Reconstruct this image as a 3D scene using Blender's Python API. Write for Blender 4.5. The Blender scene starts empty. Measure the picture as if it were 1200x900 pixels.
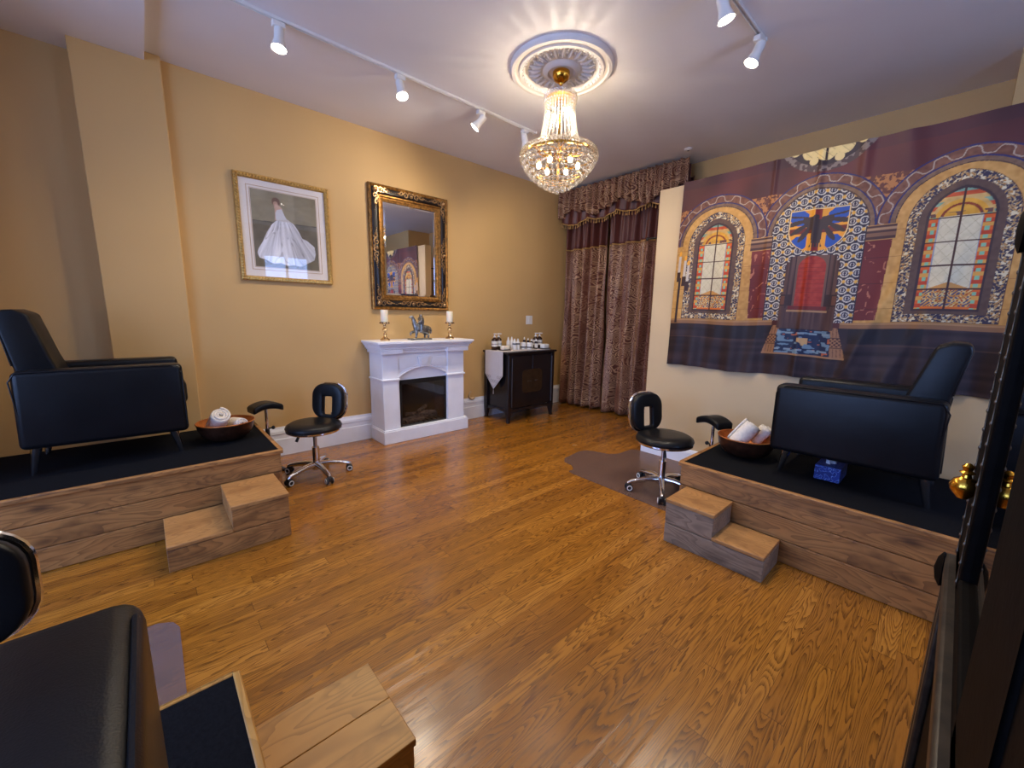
import bpy, bmesh, math, random
import numpy as np
from mathutils import Vector, Matrix, Euler

random.seed(7)
S = bpy.context.scene
COL = S.collection
PI = math.pi

# ------------------------------------------------------------------ camera, world, lights, exposure
cam_d = bpy.data.cameras.new('camera')
cam = bpy.data.objects.new('camera', cam_d); COL.objects.link(cam)
cam_d.sensor_fit = 'HORIZONTAL'; cam_d.sensor_width = 36.0
cam_d.lens = 472.382 / 1200 * 36.0
cam_d.clip_start = 0.02
_R = Vector((0.74227737, -0.66989576, 0.0162471)); _U = Vector((0.10045913, 0.13522023, 0.98570962)); _F = Vector((0.66251963, 0.73003778, -0.16766806))
CAM_H = 1.28
cam.matrix_world = Matrix(((_R.x, _U.x, -_F.x, 0), (_R.y, _U.y, -_F.y, 0), (_R.z, _U.z, -_F.z, CAM_H), (0, 0, 0, 1)))
S.camera = cam

S.view_settings.view_transform = 'Standard'
S.view_settings.look = 'None'
S.view_settings.gamma = 1.0
S.view_settings.use_curve_mapping = False
S.view_settings.exposure = 1.0
S.cycles.use_denoising = True
S.cycles.max_bounces = 8
S.cycles.transparent_max_bounces = 24
S.cycles.sample_clamp_indirect = 4.0

SKY = 6.5                      # daylight outside the shop-front windows
SPOT_W = 22.0                  # one track head
CHAND_W = 15.0                  # one chandelier lamp

world = bpy.data.worlds.new('sky'); S.world = world
world.use_nodes = True
wn = world.node_tree.nodes; wl = world.node_tree.links
bg = wn['Background']
tc = wn.new('ShaderNodeTexCoord'); sx = wn.new('ShaderNodeSeparateXYZ'); rp = wn.new('ShaderNodeValToRGB')
wl.new(tc.outputs['Generated'], sx.inputs[0]); wl.new(sx.outputs['Z'], rp.inputs[0])
rp.color_ramp.elements[0].position = 0.0; rp.color_ramp.elements[0].color = (0.30, 0.45, 0.85, 1)
rp.color_ramp.elements[1].position = 0.5; rp.color_ramp.elements[1].color = (0.27, 0.46, 1.0, 1)
wl.new(rp.outputs[0], bg.inputs['Color']); bg.inputs['Strength'].default_value = SKY

def light(name, kind, loc, energy, color, **kw):
    d = bpy.data.lights.new(name, kind); d.energy = energy; d.color = color
    for k, v in kw.items(): setattr(d, k, v)
    o = bpy.data.objects.new(name, d); COL.objects.link(o); o.location = loc
    return o

WARM = (1.0, 0.86, 0.66)
XW, YB, YA, XC, ZC = -2.6, -1.7, 3.98, 4.74, 2.985     # front wall, back wall, long left wall, curtain wall, ceiling

# ------------------------------------------------------------------ material helpers
class G:
    def __init__(s, name):
        s.m = bpy.data.materials.new(name); s.m.use_nodes = True
        s.t = s.m.node_tree; s.b = s.t.nodes['Principled BSDF']
        s.out = s.t.nodes['Material Output']
    def n(s, typ, inp=None, **kw):
        nd = s.t.nodes.new(typ)
        for k, v in kw.items(): setattr(nd, k, v)
        for k, v in (inp or {}).items():
            if hasattr(v, 'links') or isinstance(v, bpy.types.NodeSocket): s.t.links.new(v, nd.inputs[k])
            else: nd.inputs[k].default_value = v
        return nd
    def math(s, op, a, b=None, c=None):
        nd = s.n('ShaderNodeMath', operation=op)
        for i, v in enumerate((a, b, c)):
            if v is None: continue
            if isinstance(v, bpy.types.NodeSocket): s.t.links.new(v, nd.inputs[i])
            else: nd.inputs[i].default_value = v
        return nd.outputs[0]
    def ramp(s, fac, stops):
        nd = s.n('ShaderNodeValToRGB'); s.t.links.new(fac, nd.inputs[0])
        e = nd.color_ramp.elements
        while len(e) < len(stops): e.new(0.5)
        for i, (p, c) in enumerate(stops):
            e[i].position = p; e[i].color = (*c, 1) if len(c) == 3 else c
        return nd.outputs[0]
    def mix(s, fac, a, b, blend='MIX'):
        nd = s.n('ShaderNodeMix', data_type='RGBA', blend_type=blend)
        for sock, v in ((nd.inputs[0], fac), (nd.inputs[6], a), (nd.inputs[7], b)):
            if isinstance(v, bpy.types.NodeSocket): s.t.links.new(v, sock)
            elif sock is nd.inputs[0] or isinstance(v, (int, float)): sock.default_value = v
            else: sock.default_value = (*v, 1)
        return nd.outputs[2]
    def set(s, **kw):
        for k, v in kw.items():
            k = k.replace('_', ' ')
            if isinstance(v, bpy.types.NodeSocket): s.t.links.new(v, s.b.inputs[k])
            else:
                if isinstance(v, tuple) and len(v) == 3 and k != 'Normal': v = (*v, 1)
                s.b.inputs[k].default_value = v
        return s
    def bump(s, height, strength=0.3, dist=0.01):
        nd = s.n('ShaderNodeBump', {'Height': height, 'Strength': strength, 'Distance': dist})
        s.t.links.new(nd.outputs[0], s.b.inputs['Normal'])
    def obj(s): return s.n('ShaderNodeTexCoord').outputs['Object']
    def pos(s): return s.n('ShaderNodeNewGeometry').outputs['Position']
    def noise(s, vec, scale, detail=3, rough=0.5, dist=0.0):
        return s.n('ShaderNodeTexNoise', {'Vector': vec, 'Scale': scale, 'Detail': detail, 'Roughness': rough, 'Distortion': dist}).outputs['Fac']
    def mapping(s, vec, scale=(1, 1, 1), loc=(0, 0, 0)):
        return s.n('ShaderNodeMapping', {'Vector': vec, 'Scale': scale, 'Location': loc}).outputs[0]

def lin(r, g, b):
    f = lambda c: ((c / 255 + 0.055) / 1.055) ** 2.4 if c > 10.3 else c / 255 / 12.92
    return (f(r), f(g), f(b))

def simple(name, color, rough=0.5, metal=0.0, var=0.12, scale=8, bump=0.0, bscale=200, **kw):
    g = G(name); v = g.obj()
    n = g.noise(v, scale, 3)
    dark = tuple(c * (1 - var) for c in color); lite = tuple(min(1, c * (1 + var)) for c in color)
    g.set(Base_Color=g.ramp(n, [(0.3, dark), (0.7, lite)]), Roughness=rough, Metallic=metal, **kw)
    if bump: g.bump(g.noise(v, bscale, 2), bump, 0.002)
    return g.m

M = {}
# walls: warm tan eggshell
def wall_mat(name, c):
    g = G(name); p = g.pos()
    n = g.noise(p, 1.3, 2); n2 = g.noise(p, 160, 2)
    g.set(Base_Color=g.ramp(n, [(0.3, tuple(x * 0.96 for x in c)), (0.7, tuple(min(1, x * 1.04) for x in c))]), Roughness=0.62)
    g.bump(n2, 0.08, 0.002); return g.m
M['wall'] = wall_mat('tan_wall_paint', lin(204, 166, 108))
M['panel'] = wall_mat('cream_panel_paint', lin(212, 184, 140))
M['ceiling'] = wall_mat('ceiling_paint', lin(234, 231, 231))
M['white'] = simple('white_trim_paint', lin(238, 240, 246), 0.38, var=0.03)
M['plaster'] = simple('white_plaster', lin(226, 220, 214), 0.6, var=0.04)

def floor_mat():
    g = G('oak_strip_floor'); p = g.pos()
    s = g.n('ShaderNodeSeparateXYZ', {0: p}); X, Y = s.outputs[0], s.outputs[1]
    W, L = 0.070, 1.15
    row = g.math('FLOOR', g.math('DIVIDE', Y, W))
    fy = g.math('FRACT', g.math('DIVIDE', Y, W))
    ro = g.n('ShaderNodeTexWhiteNoise', {'W': row}, noise_dimensions='1D').outputs['Value']
    xs = g.math('ADD', g.math('DIVIDE', X, L), g.math('MULTIPLY', ro, 7.3))
    col = g.math('FLOOR', xs); fx = g.math('FRACT', xs)
    idv = g.n('ShaderNodeCombineXYZ', {0: row, 1: col, 2: 3.0}).outputs[0]
    wn_ = g.n('ShaderNodeTexWhiteNoise', {'Vector': idv}, noise_dimensions='3D')
    rnd = wn_.outputs['Value']; rc = g.n('ShaderNodeSeparateColor', {0: wn_.outputs['Color']})
    # cathedral grain: contour lines of a stretched noise, shifted per board
    gv = g.n('ShaderNodeCombineXYZ', {0: g.math('ADD', g.math('MULTIPLY', X, 1.35), g.math('MULTIPLY', rnd, 60)),
                                      1: g.math('ADD', g.math('MULTIPLY', Y, 15), g.math('MULTIPLY', rc.outputs[1], 40)), 2: 0.0}).outputs[0]
    h = g.noise(gv, 1.0, 2.0, 0.35, 0.25)
    wob = g.noise(g.mapping(p, (9, 60, 1)), 1.0, 3)
    ph = g.math('ADD', g.math('MULTIPLY', h, 24), g.math('MULTIPLY', wob, 0.9))
    ring = g.math('FRACT', ph)
    line = g.n('ShaderNodeMapRange', {0: ring, 1: 0.35, 2: 0.95, 3: 0.0, 4: 1.0}).outputs[0]
    fine = g.noise(g.mapping(p, (14, 420, 1)), 1.0, 3)
    line = g.math('MULTIPLY', line, g.n('ShaderNodeMapRange', {0: fine, 1: 0.30, 2: 0.6, 3: 0.35, 4: 1.0}).outputs[0])
    base = g.ramp(rnd, [(0.0, lin(144, 90, 26)), (0.3, lin(164, 105, 31)), (0.7, lin(175, 114, 35)), (1.0, lin(186, 124, 44))])
    dk = g.ramp(rc.outputs[2], [(0.90, (0, 0, 0)), (0.93, (1, 1, 1))])
    base = g.mix(g.math('MULTIPLY', dk, 0.35), base, lin(112, 66, 30))
    base = g.mix(g.math('MULTIPLY', g.n('ShaderNodeMapRange', {0: fine, 1: 0.35, 2: 0.65}).outputs[0], 0.28), base, lin(132, 76, 24))
    base = g.mix(g.math('MULTIPLY', line, 0.85), base, lin(70, 36, 8))
    # seams
    ey = g.math('MINIMUM', fy, g.math('SUBTRACT', 1.0, fy)); ex = g.math('MINIMUM', fx, g.math('SUBTRACT', 1.0, fx))
    sm = g.math('MAXIMUM', g.math('LESS_THAN', ey, 0.012), g.math('LESS_THAN', ex, 0.0012))
    base = g.mix(g.math('MULTIPLY', sm, 0.55), base, lin(60, 34, 14))
    g.set(Base_Color=base, Roughness=g.n('ShaderNodeMapRange', {0: g.noise(p, 3.0, 2), 3: 0.20, 4: 0.30}).outputs[0], Coat_Weight=0.25, Coat_Roughness=0.18)
    ht = g.math('ADD', g.math('MULTIPLY', line, -0.35), g.math('MULTIPLY', sm, -1.0))
    ht = g.math('ADD', ht, g.math('MULTIPLY', g.noise(p, 1.6, 1), 2.0))
    g.bump(ht, 0.16, 0.004); return g.m
M['floor'] = floor_mat()

def pine(name, c0, c1, cd, along='X', knots=True, rough=0.5):
    """stained softwood; per-board tone from object coordinates, long grain, dark knots"""
    g = G(name); o = g.obj()
    s = g.n('ShaderNodeSeparateXYZ', {0: o})
    if along == 'Y': o = g.n('ShaderNodeCombineXYZ', {0: s.outputs[1], 1: s.outputs[0], 2: s.outputs[2]}).outputs[0]
    s = g.n('ShaderNodeSeparateXYZ', {0: o})
    brd = g.math('FLOOR', g.math('DIVIDE', g.math('ADD', s.outputs[2], 0.001), 0.1315))
    rv = g.n('ShaderNodeTexWhiteNoise', {'W': brd}, noise_dimensions='1D').outputs['Value']
    off = g.math('MULTIPLY', rv, 17.0)
    v = g.n('ShaderNodeCombineXYZ', {0: g.math('ADD', s.outputs[0], off), 1: s.outputs[1], 2: g.math('ADD', s.outputs[2], off)}).outputs[0]
    h = g.noise(g.mapping(v, (2.2, 9, 9)), 1.0, 2, 0.4, 0.4)
    ring = g.math('FRACT', g.math('MULTIPLY', h, 15))
    line = g.n('ShaderNodeMapRange', {0: ring, 1: 0.4, 2: 1.0}).outputs[0]
    cloud = g.noise(g.mapping(v, (2.5, 5, 5)), 1.0, 4, 0.6)
    base = g.mix(cloud, c0, c1)
    base = g.mix(g.math('MULTIPLY', line, 0.5), base, cd)
    blot = g.n('ShaderNodeMapRange', {0: g.noise(g.mapping(v, (3.5, 7, 7), (3, 1, 2)), 1.0, 4, 0.65), 1: 0.50, 2: 0.72}).outputs[0]
    base = g.mix(g.math('MULTIPLY', blot, 0.75), base, cd)
    if knots:
        vo = g.n('ShaderNodeTexVoronoi', {'Vector': g.mapping(v, (3.2, 6.5, 6.5)), 'Scale': 1.0, 'Randomness': 1.0}).outputs['Distance']
        kn = g.n('ShaderNodeMapRange', {0: vo, 1: 0.06, 2: 0.20, 3: 1.0, 4: 0.0}).outputs[0]
        base = g.mix(g.math('MULTIPLY', kn, 0.75), base, tuple(x * 0.5 for x in cd))
    g.set(Base_Color=base, Roughness=rough); g.bump(line, 0.12, 0.002); return g.m
PC = (lin(152, 100, 50), lin(194, 138, 76), lin(70, 40, 20))
M['pineX'] = pine('brown_stained_pine', *PC, along='X')
M['pineY'] = pine('brown_stained_pine_crosswise', *PC, along='Y')
M['dayGrey'] = pine('stained_pine_daylight_grey', lin(136, 114, 90), lin(166, 142, 116), lin(76, 60, 48), along='X')  # right step's pine, with the cool grey of daylight put into its colour
M['treadX'] = pine('golden_tread_pine', lin(170, 120, 64), lin(190, 138, 78), lin(130, 84, 42), along='X', knots=False)
M['goldX'] = pine('golden_pine', lin(178, 126, 56), lin(196, 144, 68), lin(130, 84, 30), along='X', knots=False, rough=0.42)
M['goldY'] = pine('golden_pine_across', lin(178, 126, 56), lin(196, 144, 68), lin(120, 76, 26), along='Y', knots=False, rough=0.42)
M['darkwood'] = simple('dark_corner_wood', lin(48, 32, 24), 0.5, var=0.3, scale=20)

def leather(name, c, rough=0.4):
    g = G(name); o = g.obj()
    vo = g.n('ShaderNodeTexVoronoi', {'Vector': o, 'Scale': 420.0}).outputs['Distance']
    n = g.noise(o, 6, 3)
    g.set(Base_Color=g.ramp(n, [(0.3, tuple(x * 0.8 for x in c)), (0.7, c)]), Roughness=g.n('ShaderNodeMapRange', {0: n, 3: rough - 0.05, 4: rough + 0.06}).outputs[0], Specular_IOR_Level=0.22)
    g.bump(g.math('ADD', g.math('MULTIPLY', vo, 0.35), g.math('MULTIPLY', g.noise(o, 14, 2), 3)), 0.12, 0.003); return g.m
M['leather'] = leather('black_leather', (0.006, 0.0065, 0.008), 0.36)
M['vinyl'] = leather('black_vinyl', (0.008, 0.008, 0.009), 0.32)
M['chrome'] = simple('polished_chrome', (0.82, 0.82, 0.84), 0.12, 1.0, var=0.03)
M['steel'] = simple('brushed_steel', (0.55, 0.55, 0.57), 0.28, 1.0, var=0.06)
M['carpet'] = simple('black_rubber_carpet', (0.008, 0.008, 0.009), 0.95, var=0.3, scale=120, bump=0.4, bscale=500, Specular_IOR_Level=0.05)
M['blackplastic'] = simple('black_plastic', (0.012, 0.012, 0.012), 0.35)
M['whiteplastic'] = simple('white_plastic', lin(232, 228, 220), 0.4, var=0.03)
M['towel'] = simple('white_terry_towel', lin(232, 222, 208), 0.95, var=0.08, scale=60, bump=0.8, bscale=700)
def copper():
    g = G('hammered_copper'); o = g.obj()
    vo = g.n('ShaderNodeTexVoronoi', {'Vector': o, 'Scale': 45.0}).outputs['Distance']
    g.set(Base_Color=g.ramp(g.noise(o, 12, 3), [(0.3, lin(150, 84, 40)), (0.7, lin(206, 124, 58))]), Metallic=0.3, Roughness=0.34)
    g.bump(vo, 0.5, 0.004); return g.m
M['copper'] = copper()
M['bronze'] = simple('dark_bronze', lin(92, 58, 42), 0.34, 0.75, var=0.3, scale=25)
M['brass'] = simple('polished_brass', lin(212, 160, 60), 0.2, 1.0, var=0.1)
M['candle_metal'] = simple('champagne_metal', lin(206, 178, 140), 0.2, 1.0, var=0.1)
M['wax'] = simple('ivory_wax', lin(238, 226, 204), 0.5, var=0.03, Subsurface_Weight=0.2)
M['pewter'] = simple('antique_pewter', lin(138, 138, 136), 0.30, 0.9, var=0.7, scale=50)
M['ebony'] = simple('ebonised_wood', (0.012, 0.009, 0.010), 0.26, var=0.3, scale=10)
M['hinge'] = simple('grey_hinge_metal', lin(96, 92, 92), 0.35, 0.8)
M['plaque'] = simple('bronzed_plaque', lin(58, 40, 22), 0.45, 0.2, var=0.35, scale=18)
M['firebox'] = simple('firebox_black', (0.006, 0.006, 0.007), 0.35)
M['logs'] = simple('charred_log', lin(104, 92, 80), 0.85, var=0.6, scale=30, bump=0.6, bscale=60)
M['linen'] = simple('white_linen', lin(206, 198, 194), 0.9, var=0.05, scale=90, bump=0.4, bscale=500)
M['silverthread'] = simple('silver_embroidery', lin(140, 132, 130), 0.5, 0.3)
M['amber'] = simple('brown_bottle_glass', lin(46, 22, 14), 0.15, var=0.2)
M['label'] = simple('white_label', lin(226, 222, 216), 0.5, var=0.03)
M['cap'] = simple('black_cap', (0.015, 0.015, 0.015), 0.4)
M['ink'] = simple('grey_ink', lin(90, 88, 92), 0.6)
M['tray'] = simple('dark_tray', (0.02, 0.017, 0.015), 0.4)
M['matboard'] = simple('white_matboard', lin(240, 232, 222), 0.8, var=0.02)
M['gold_line'] = simple('gold_fillet', lin(190, 150, 100), 0.4, 0.4)
M['goldleaf'] = simple('antique_gold_leaf', lin(140, 98, 46), 0.42, 0.75, var=0.55, scale=40)
M['rope_gold'] = simple('gilt_rope', lin(196, 158, 88), 0.36, 0.7, var=0.25, scale=60)
M['frame_black'] = simple('black_frame_lacquer', (0.014, 0.010, 0.009), 0.3)
M['copperlace'] = simple('bronze_gilt_ornament', lin(176, 140, 96), 0.32, 0.8, var=0.5, scale=90)
M['fringe'] = simple('gold_fringe', lin(176, 134, 72), 0.6, var=0.3, scale=60)
M['rod'] = simple('black_rod', (0.01, 0.01, 0.01), 0.35, 0.4)
M['antique'] = simple('antique_black_brown', lin(9, 6, 5), 0.68, 0.0, var=0.5, scale=14, bump=0.3, bscale=60, Specular_IOR_Level=0.08)
M['antique_grey'] = simple('worn_carved_moulding', lin(54, 45, 34), 0.45, 0.2, var=0.5, scale=40)
M['bead'] = simple('nickel_bead', lin(104, 92, 78), 0.4, 0.8)
def mirror_mat():
    g = G('silvered_mirror'); g.set(Base_Color=g.ramp(g.noise(g.obj(), 2, 1), [(0.3, (0.84, 0.84, 0.86)), (0.7, (0.88, 0.88, 0.89))]), Metallic=1.0, Roughness=0.01); return g.m
M['mirror'] = mirror_mat()
def clear(name, tint, gloss=0.12, rough=0.03, diffuse=0.0, dcol=(1, 1, 1)):
    g = G(name); g.t.nodes.remove(g.b)
    fc = g.n('ShaderNodeLayerWeight', {'Blend': 0.5}).outputs['Facing']
    fr = g.math('MULTIPLY_ADD', g.math('POWER', fc, 5.0), 0.92, 0.04)
    tr = g.n('ShaderNodeBsdfTransparent', {'Color': (*tint, 1)}); gl = g.n('ShaderNodeBsdfGlossy', {'Roughness': rough})
    fac = g.math('MINIMUM', g.math('ADD', fr, gloss), 1.0)
    mx = g.n('ShaderNodeMixShader', {0: fac, 1: tr.outputs[0], 2: gl.outputs[0]}); o = mx.outputs[0]
    if diffuse:
        df = g.n('ShaderNodeBsdfDiffuse', {'Color': (*dcol, 1)})
        o = g.n('ShaderNodeMixShader', {0: diffuse, 1: o, 2: df.outputs[0]}).outputs[0]
    g.t.links.new(o, g.out.inputs[0]); return g.m
M['glass'] = clear('clear_glass', (0.97, 0.97, 0.98), 0.0, 0.0)
M['fireglass'] = clear('smoked_fire_glass', (0.75, 0.75, 0.77), 0.02, 0.02)
M['cabglass'] = clear('dark_cabinet_glass', (0.12, 0.11, 0.10), 0.05, 0.02)
M['mat_plastic'] = clear('clear_vinyl_mat', (0.74, 0.66, 0.66), 0.02, 0.22, 0.34, lin(146, 118, 104))
M['mat_plastic2'] = clear('clear_vinyl_mat_violet', (0.86, 0.82, 0.82), 0.02, 0.25, 0.26, lin(156, 140, 138))
def crystal():
    g = G('cut_crystal'); g.t.nodes.remove(g.b)
    lw = g.n('ShaderNodeLayerWeight', {'Blend': 0.5}).outputs['Facing']
    tc_ = g.ramp(lw, [(0.15, (0.98, 0.97, 0.95)), (0.55, (0.82, 0.77, 0.68)), (0.95, (0.46, 0.39, 0.30))])
    tr = g.n('ShaderNodeBsdfTransparent', {'Color': tc_}); gl = g.n('ShaderNodeBsdfGlossy', {'Roughness': 0.04, 'Color': (0.85, 0.85, 0.88, 1)})
    tl = g.n('ShaderNodeBsdfTranslucent', {'Color': (0.95, 0.95, 0.97, 1)})
    a = g.n('ShaderNodeMixShader', {0: 0.085, 1: tr.outputs[0], 2: tl.outputs[0]})
    c = g.n('ShaderNodeMixShader', {0: 0.14, 1: a.outputs[0], 2: gl.outputs[0]})
    g.t.links.new(c.outputs[0], g.out.inputs[0]); return g.m
M['crystal'] = crystal()
def emit(name, c, s):
    g = G(name); g.t.nodes.remove(g.b)
    lw = g.n('ShaderNodeLayerWeight', {'Blend': 0.3})
    cc = g.mix(lw.outputs['Facing'], c, tuple(x * 0.8 for x in c))
    e = g.n('ShaderNodeEmission', {'Color': cc, 'Strength': s}); g.t.links.new(e.outputs[0], g.out.inputs[0]); return g.m
M['bulb'] = emit('lit_bulb', (1.0, 0.92, 0.78), 22.0)
M['bulb_c'] = emit('lit_chandelier_bulb', (1.0, 0.92, 0.78), 14.0)

def brocade(name, plain=False, stripes=True):
    g = G(name); o = g.obj()
    s = g.n('ShaderNodeSeparateXYZ', {0: o})
    fold = g.noise(g.mapping(o, (1, 40, 1)), 1.0, 2)
    if plain:
        g.set(Base_Color=g.ramp(fold, [(0.3, lin(74, 34, 28)), (0.7, lin(96, 46, 36))]), Roughness=0.5)
    else:
        v = g.n('ShaderNodeCombineXYZ', {0: s.outputs[1], 1: s.outputs[2], 2: 0.0}).outputs[0]
        wv = g.n('ShaderNodeTexNoise', {'Vector': v, 'Scale': 7.0, 'Detail': 1.0}).outputs['Color']
        v2 = g.n('ShaderNodeVectorMath', {0: v, 1: g.n('ShaderNodeVectorMath', {0: wv, 'Scale': 0.16}, operation='SCALE').outputs[0]}, operation='ADD').outputs[0]
        vo = g.n('ShaderNodeTexVoronoi', {'Vector': v2, 'Scale': 11.0, 'Randomness': 0.85}).outputs['Distance']
        ring = g.math('SINE', g.math('MULTIPLY', vo, 42))
        n = g.noise(v, 60, 2)
        pat = g.n('ShaderNodeMapRange', {0: g.math('ADD', ring, g.math('MULTIPLY', n, 1.2)), 1: 0.35, 2: 0.75}).outputs[0]
        stripe = g.math('ADD', g.math('SINE', g.math('MULTIPLY', s.outputs[1], 2 * PI / 0.31)), g.math('MULTIPLY', g.math('SUBTRACT', g.noise(g.mapping(o, (0.1, 4, 0.7)), 1.0, 2), 0.5), 2.4))
        sp = g.n('ShaderNodeMapRange', {0: stripe, 1: -0.80, 2: -0.30, 3: 0.35, 4: 1.0}).outputs[0]
        pat = g.math('MULTIPLY', pat, sp) if stripes else pat
        base = g.ramp(fold, [(0.3, lin(84, 42, 28)), (0.7, lin(108, 58, 40))])
        g.set(Base_Color=g.mix(g.math('MULTIPLY', pat, g.n('ShaderNodeMapRange', {0: g.noise(v, 5.0, 3), 1: 0.30, 2: 0.60, 3: 0.35, 4: 0.9}).outputs[0]), base, lin(196, 158, 120)), Roughness=g.n('ShaderNodeMapRange', {0: pat, 3: 0.6, 4: 0.36}).outputs[0])
    return g.m
M['brocade'] = brocade('maroon_bronze_brocade'); M['maroon'] = brocade('plain_maroon_satin', True); M['brocade_all'] = brocade('maroon_bronze_brocade_valance', stripes=False)

def printed(name, rough=0.6, sheen=0.0):
    g = G(name)
    a = g.n('ShaderNodeVertexColor', layer_name='print')
    wv = g.noise(g.obj(), 900, 1)
    g.set(Base_Color=g.mix(0.06, a.outputs['Color'], g.ramp(wv, [(0.3, (0.2, 0.2, 0.2)), (0.7, (0.9, 0.9, 0.9))]), 'OVERLAY'), Roughness=rough, Sheen_Weight=sheen)
    return g.m
M['cloth_print'] = printed('printed_backdrop_cloth', 0.6); M['art_print'] = printed('printed_art_paper', 0.7)
def blue_tissue():
    g = G('blue_patterned_card'); o = g.obj()
    w = g.n('ShaderNodeTexWave', {'Vector': o, 'Scale': 26.0, 'Distortion': 11.0, 'Detail': 2.0}).outputs['Fac']
    g.set(Base_Color=g.ramp(w, [(0.40, lin(20, 40, 120)), (0.55, lin(60, 110, 210)), (0.62, lin(170, 200, 240)), (0.7, lin(24, 50, 140))]), Roughness=0.5); return g.m
M['tissuebox'] = blue_tissue(); M['paper'] = simple('white_tissue', lin(220, 226, 238), 0.9, var=0.04)

# ------------------------------------------------------------------ mesh builder
class MB:
    def __init__(s): s.v = []; s.f = []
    def add(s, vs, fs):
        b = len(s.v); s.v += [tuple(v) for v in vs]; s.f += [tuple(i + b for i in f) for f in fs]; return s
    def box(s, x0, x1, y0, y1, z0, z1):
        vs = [(x, y, z) for z in (z0, z1) for y in (y0, y1) for x in (x0, x1)]
        return s.add(vs, [(0, 2, 3, 1), (4, 5, 7, 6), (0, 1, 5, 4), (2, 6, 7, 3), (0, 4, 6, 2), (1, 3, 7, 5)])
    def lathe(s, prof, n=24, c=(0, 0, 0), mat=None, cap=True):
        cap = cap and tuple(prof[0]) != tuple(prof[-1])
        vs = []; fs = []; m = len(prof)
        for i in range(n):
            a = 2 * PI * i / n
            for r, z in prof: vs.append(Vector((r * math.cos(a), r * math.sin(a), z)))
        for i in range(n):
            j = (i + 1) % n
            for k in range(m - 1): fs.append((i * m + k, j * m + k, j * m + k + 1, i * m + k + 1))
        if cap and prof[0][0] > 1e-5: fs.append(tuple(i * m for i in range(n))[::-1])
        if cap and prof[-1][0] > 1e-5: fs.append(tuple(i * m + m - 1 for i in range(n)))
        if mat is not None: vs = [mat @ v for v in vs]
        vs = [v + Vector(c) for v in vs]
        return s.add(vs, fs)
    def cyl(s, p0, p1, r0, r1=None, n=16):
        r1 = r0 if r1 is None else r1
        p0 = Vector(p0); p1 = Vector(p1); d = p1 - p0
        q = d.to_track_quat('Z', 'Y').to_matrix()
        return s.lathe([(r0, 0), (r1, d.length)], n, p0, q)
    def tube(s, pts, r, n=8, closed=False):
        pts = [Vector(p) for p in pts]; m = len(pts); vs = []; fs = []
        up = Vector((0, 0, 1)); prev = None
        for i, p in enumerate(pts):
            a = pts[(i - 1) % m] if (closed or i > 0) else p
            b = pts[(i + 1) % m] if (closed or i < m - 1) else p
            t = (b - a).normalized()
            if prev is None:
                ref = up if abs(t.z) < 0.9 else Vector((1, 0, 0))
                nrm = (ref - t * ref.dot(t)).normalized()
            else: nrm = (prev - t * prev.dot(t)).normalized()
            prev = nrm; bi = t.cross(nrm)
            rr = r[i] if isinstance(r, (list, tuple)) else r
            for k in range(n):
                an = 2 * PI * k / n; vs.append(p + (nrm * math.cos(an) + bi * math.sin(an)) * rr)
        for i in range(m if closed else m - 1):
            j = (i + 1) % m
            for k in range(n): fs.append((i * n + k, i * n + (k + 1) % n, j * n + (k + 1) % n, j * n + k))
        if not closed: fs.append(tuple(range(n))[::-1]); fs.append(tuple((m - 1) * n + k for k in range(n)))
        return s.add(vs, fs)
    def ball(s, c, r, n=8, sz=1.0):
        k = max(4, n // 2 + 1)
        return s.lathe([(max(0, r * math.sin(PI * i / k)) if 0 < i < k else 0, -r * sz * math.cos(PI * i / k)) for i in range(k + 1)], n, c)
    def prism(s, poly, fn, d0, d1):
        """poly of (a,b); fn(a,b,d)->xyz; extruded d0..d1"""
        n = len(poly)
        vs = [fn(a, b, d0) for a, b in poly] + [fn(a, b, d1) for a, b in poly]
        fs = [tuple(range(n))[::-1], tuple(range(n, 2 * n))] + [(i, (i + 1) % n, n + (i + 1) % n, n + i) for i in range(n)]
        return s.add(vs, fs)
    def grid(s, fn, nu, nv, closed_u=False):
        b = [(fn(i / nu, j / nv)) for j in range(nv + 1) for i in range(nu + 1)]
        return s.add(b, [(j * (nu + 1) + i, j * (nu + 1) + i + 1, (j + 1) * (nu + 1) + i + 1, (j + 1) * (nu + 1) + i) for j in range(nv) for i in range(nu)])
    def xf(s, mat):
        s.v = [tuple(mat @ Vector(v)) for v in s.v]; return s
    def build(s, name, mat, parent=None, bevel=0.0, seg=2, smooth=True, angle=40, loc=(0, 0, 0), solid=0.0, subd=0):
        me = bpy.data.meshes.new(name); me.from_pydata(s.v, [], s.f)
        bm = bmesh.new(); bm.from_mesh(me); bmesh.ops.remove_doubles(bm, verts=bm.verts, dist=1e-6)
        bmesh.ops.recalc_face_normals(bm, faces=bm.faces); bm.to_mesh(me); bm.free()
        me.materials.append(mat if not isinstance(mat, str) else M[mat])
        o = bpy.data.objects.new(name, me); COL.objects.link(o); o.location = loc
        if parent is not None: o.parent = parent
        if solid:
            md = o.modifiers.new('thick', 'SOLIDIFY'); md.thickness = solid; md.offset = 0
        if bevel:
            md = o.modifiers.new('bevel', 'BEVEL'); md.width = bevel; md.segments = seg; md.limit_method = 'ANGLE'; md.angle_limit = math.radians(30); md.use_clamp_overlap = True
        if subd:
            md = o.modifiers.new('sub', 'SUBSURF'); md.levels = subd; md.render_levels = subd
        if smooth:
            me.shade_smooth()
            if not (bevel and seg > 2): me.set_sharp_from_angle(angle=math.radians(angle))
        return o

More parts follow.
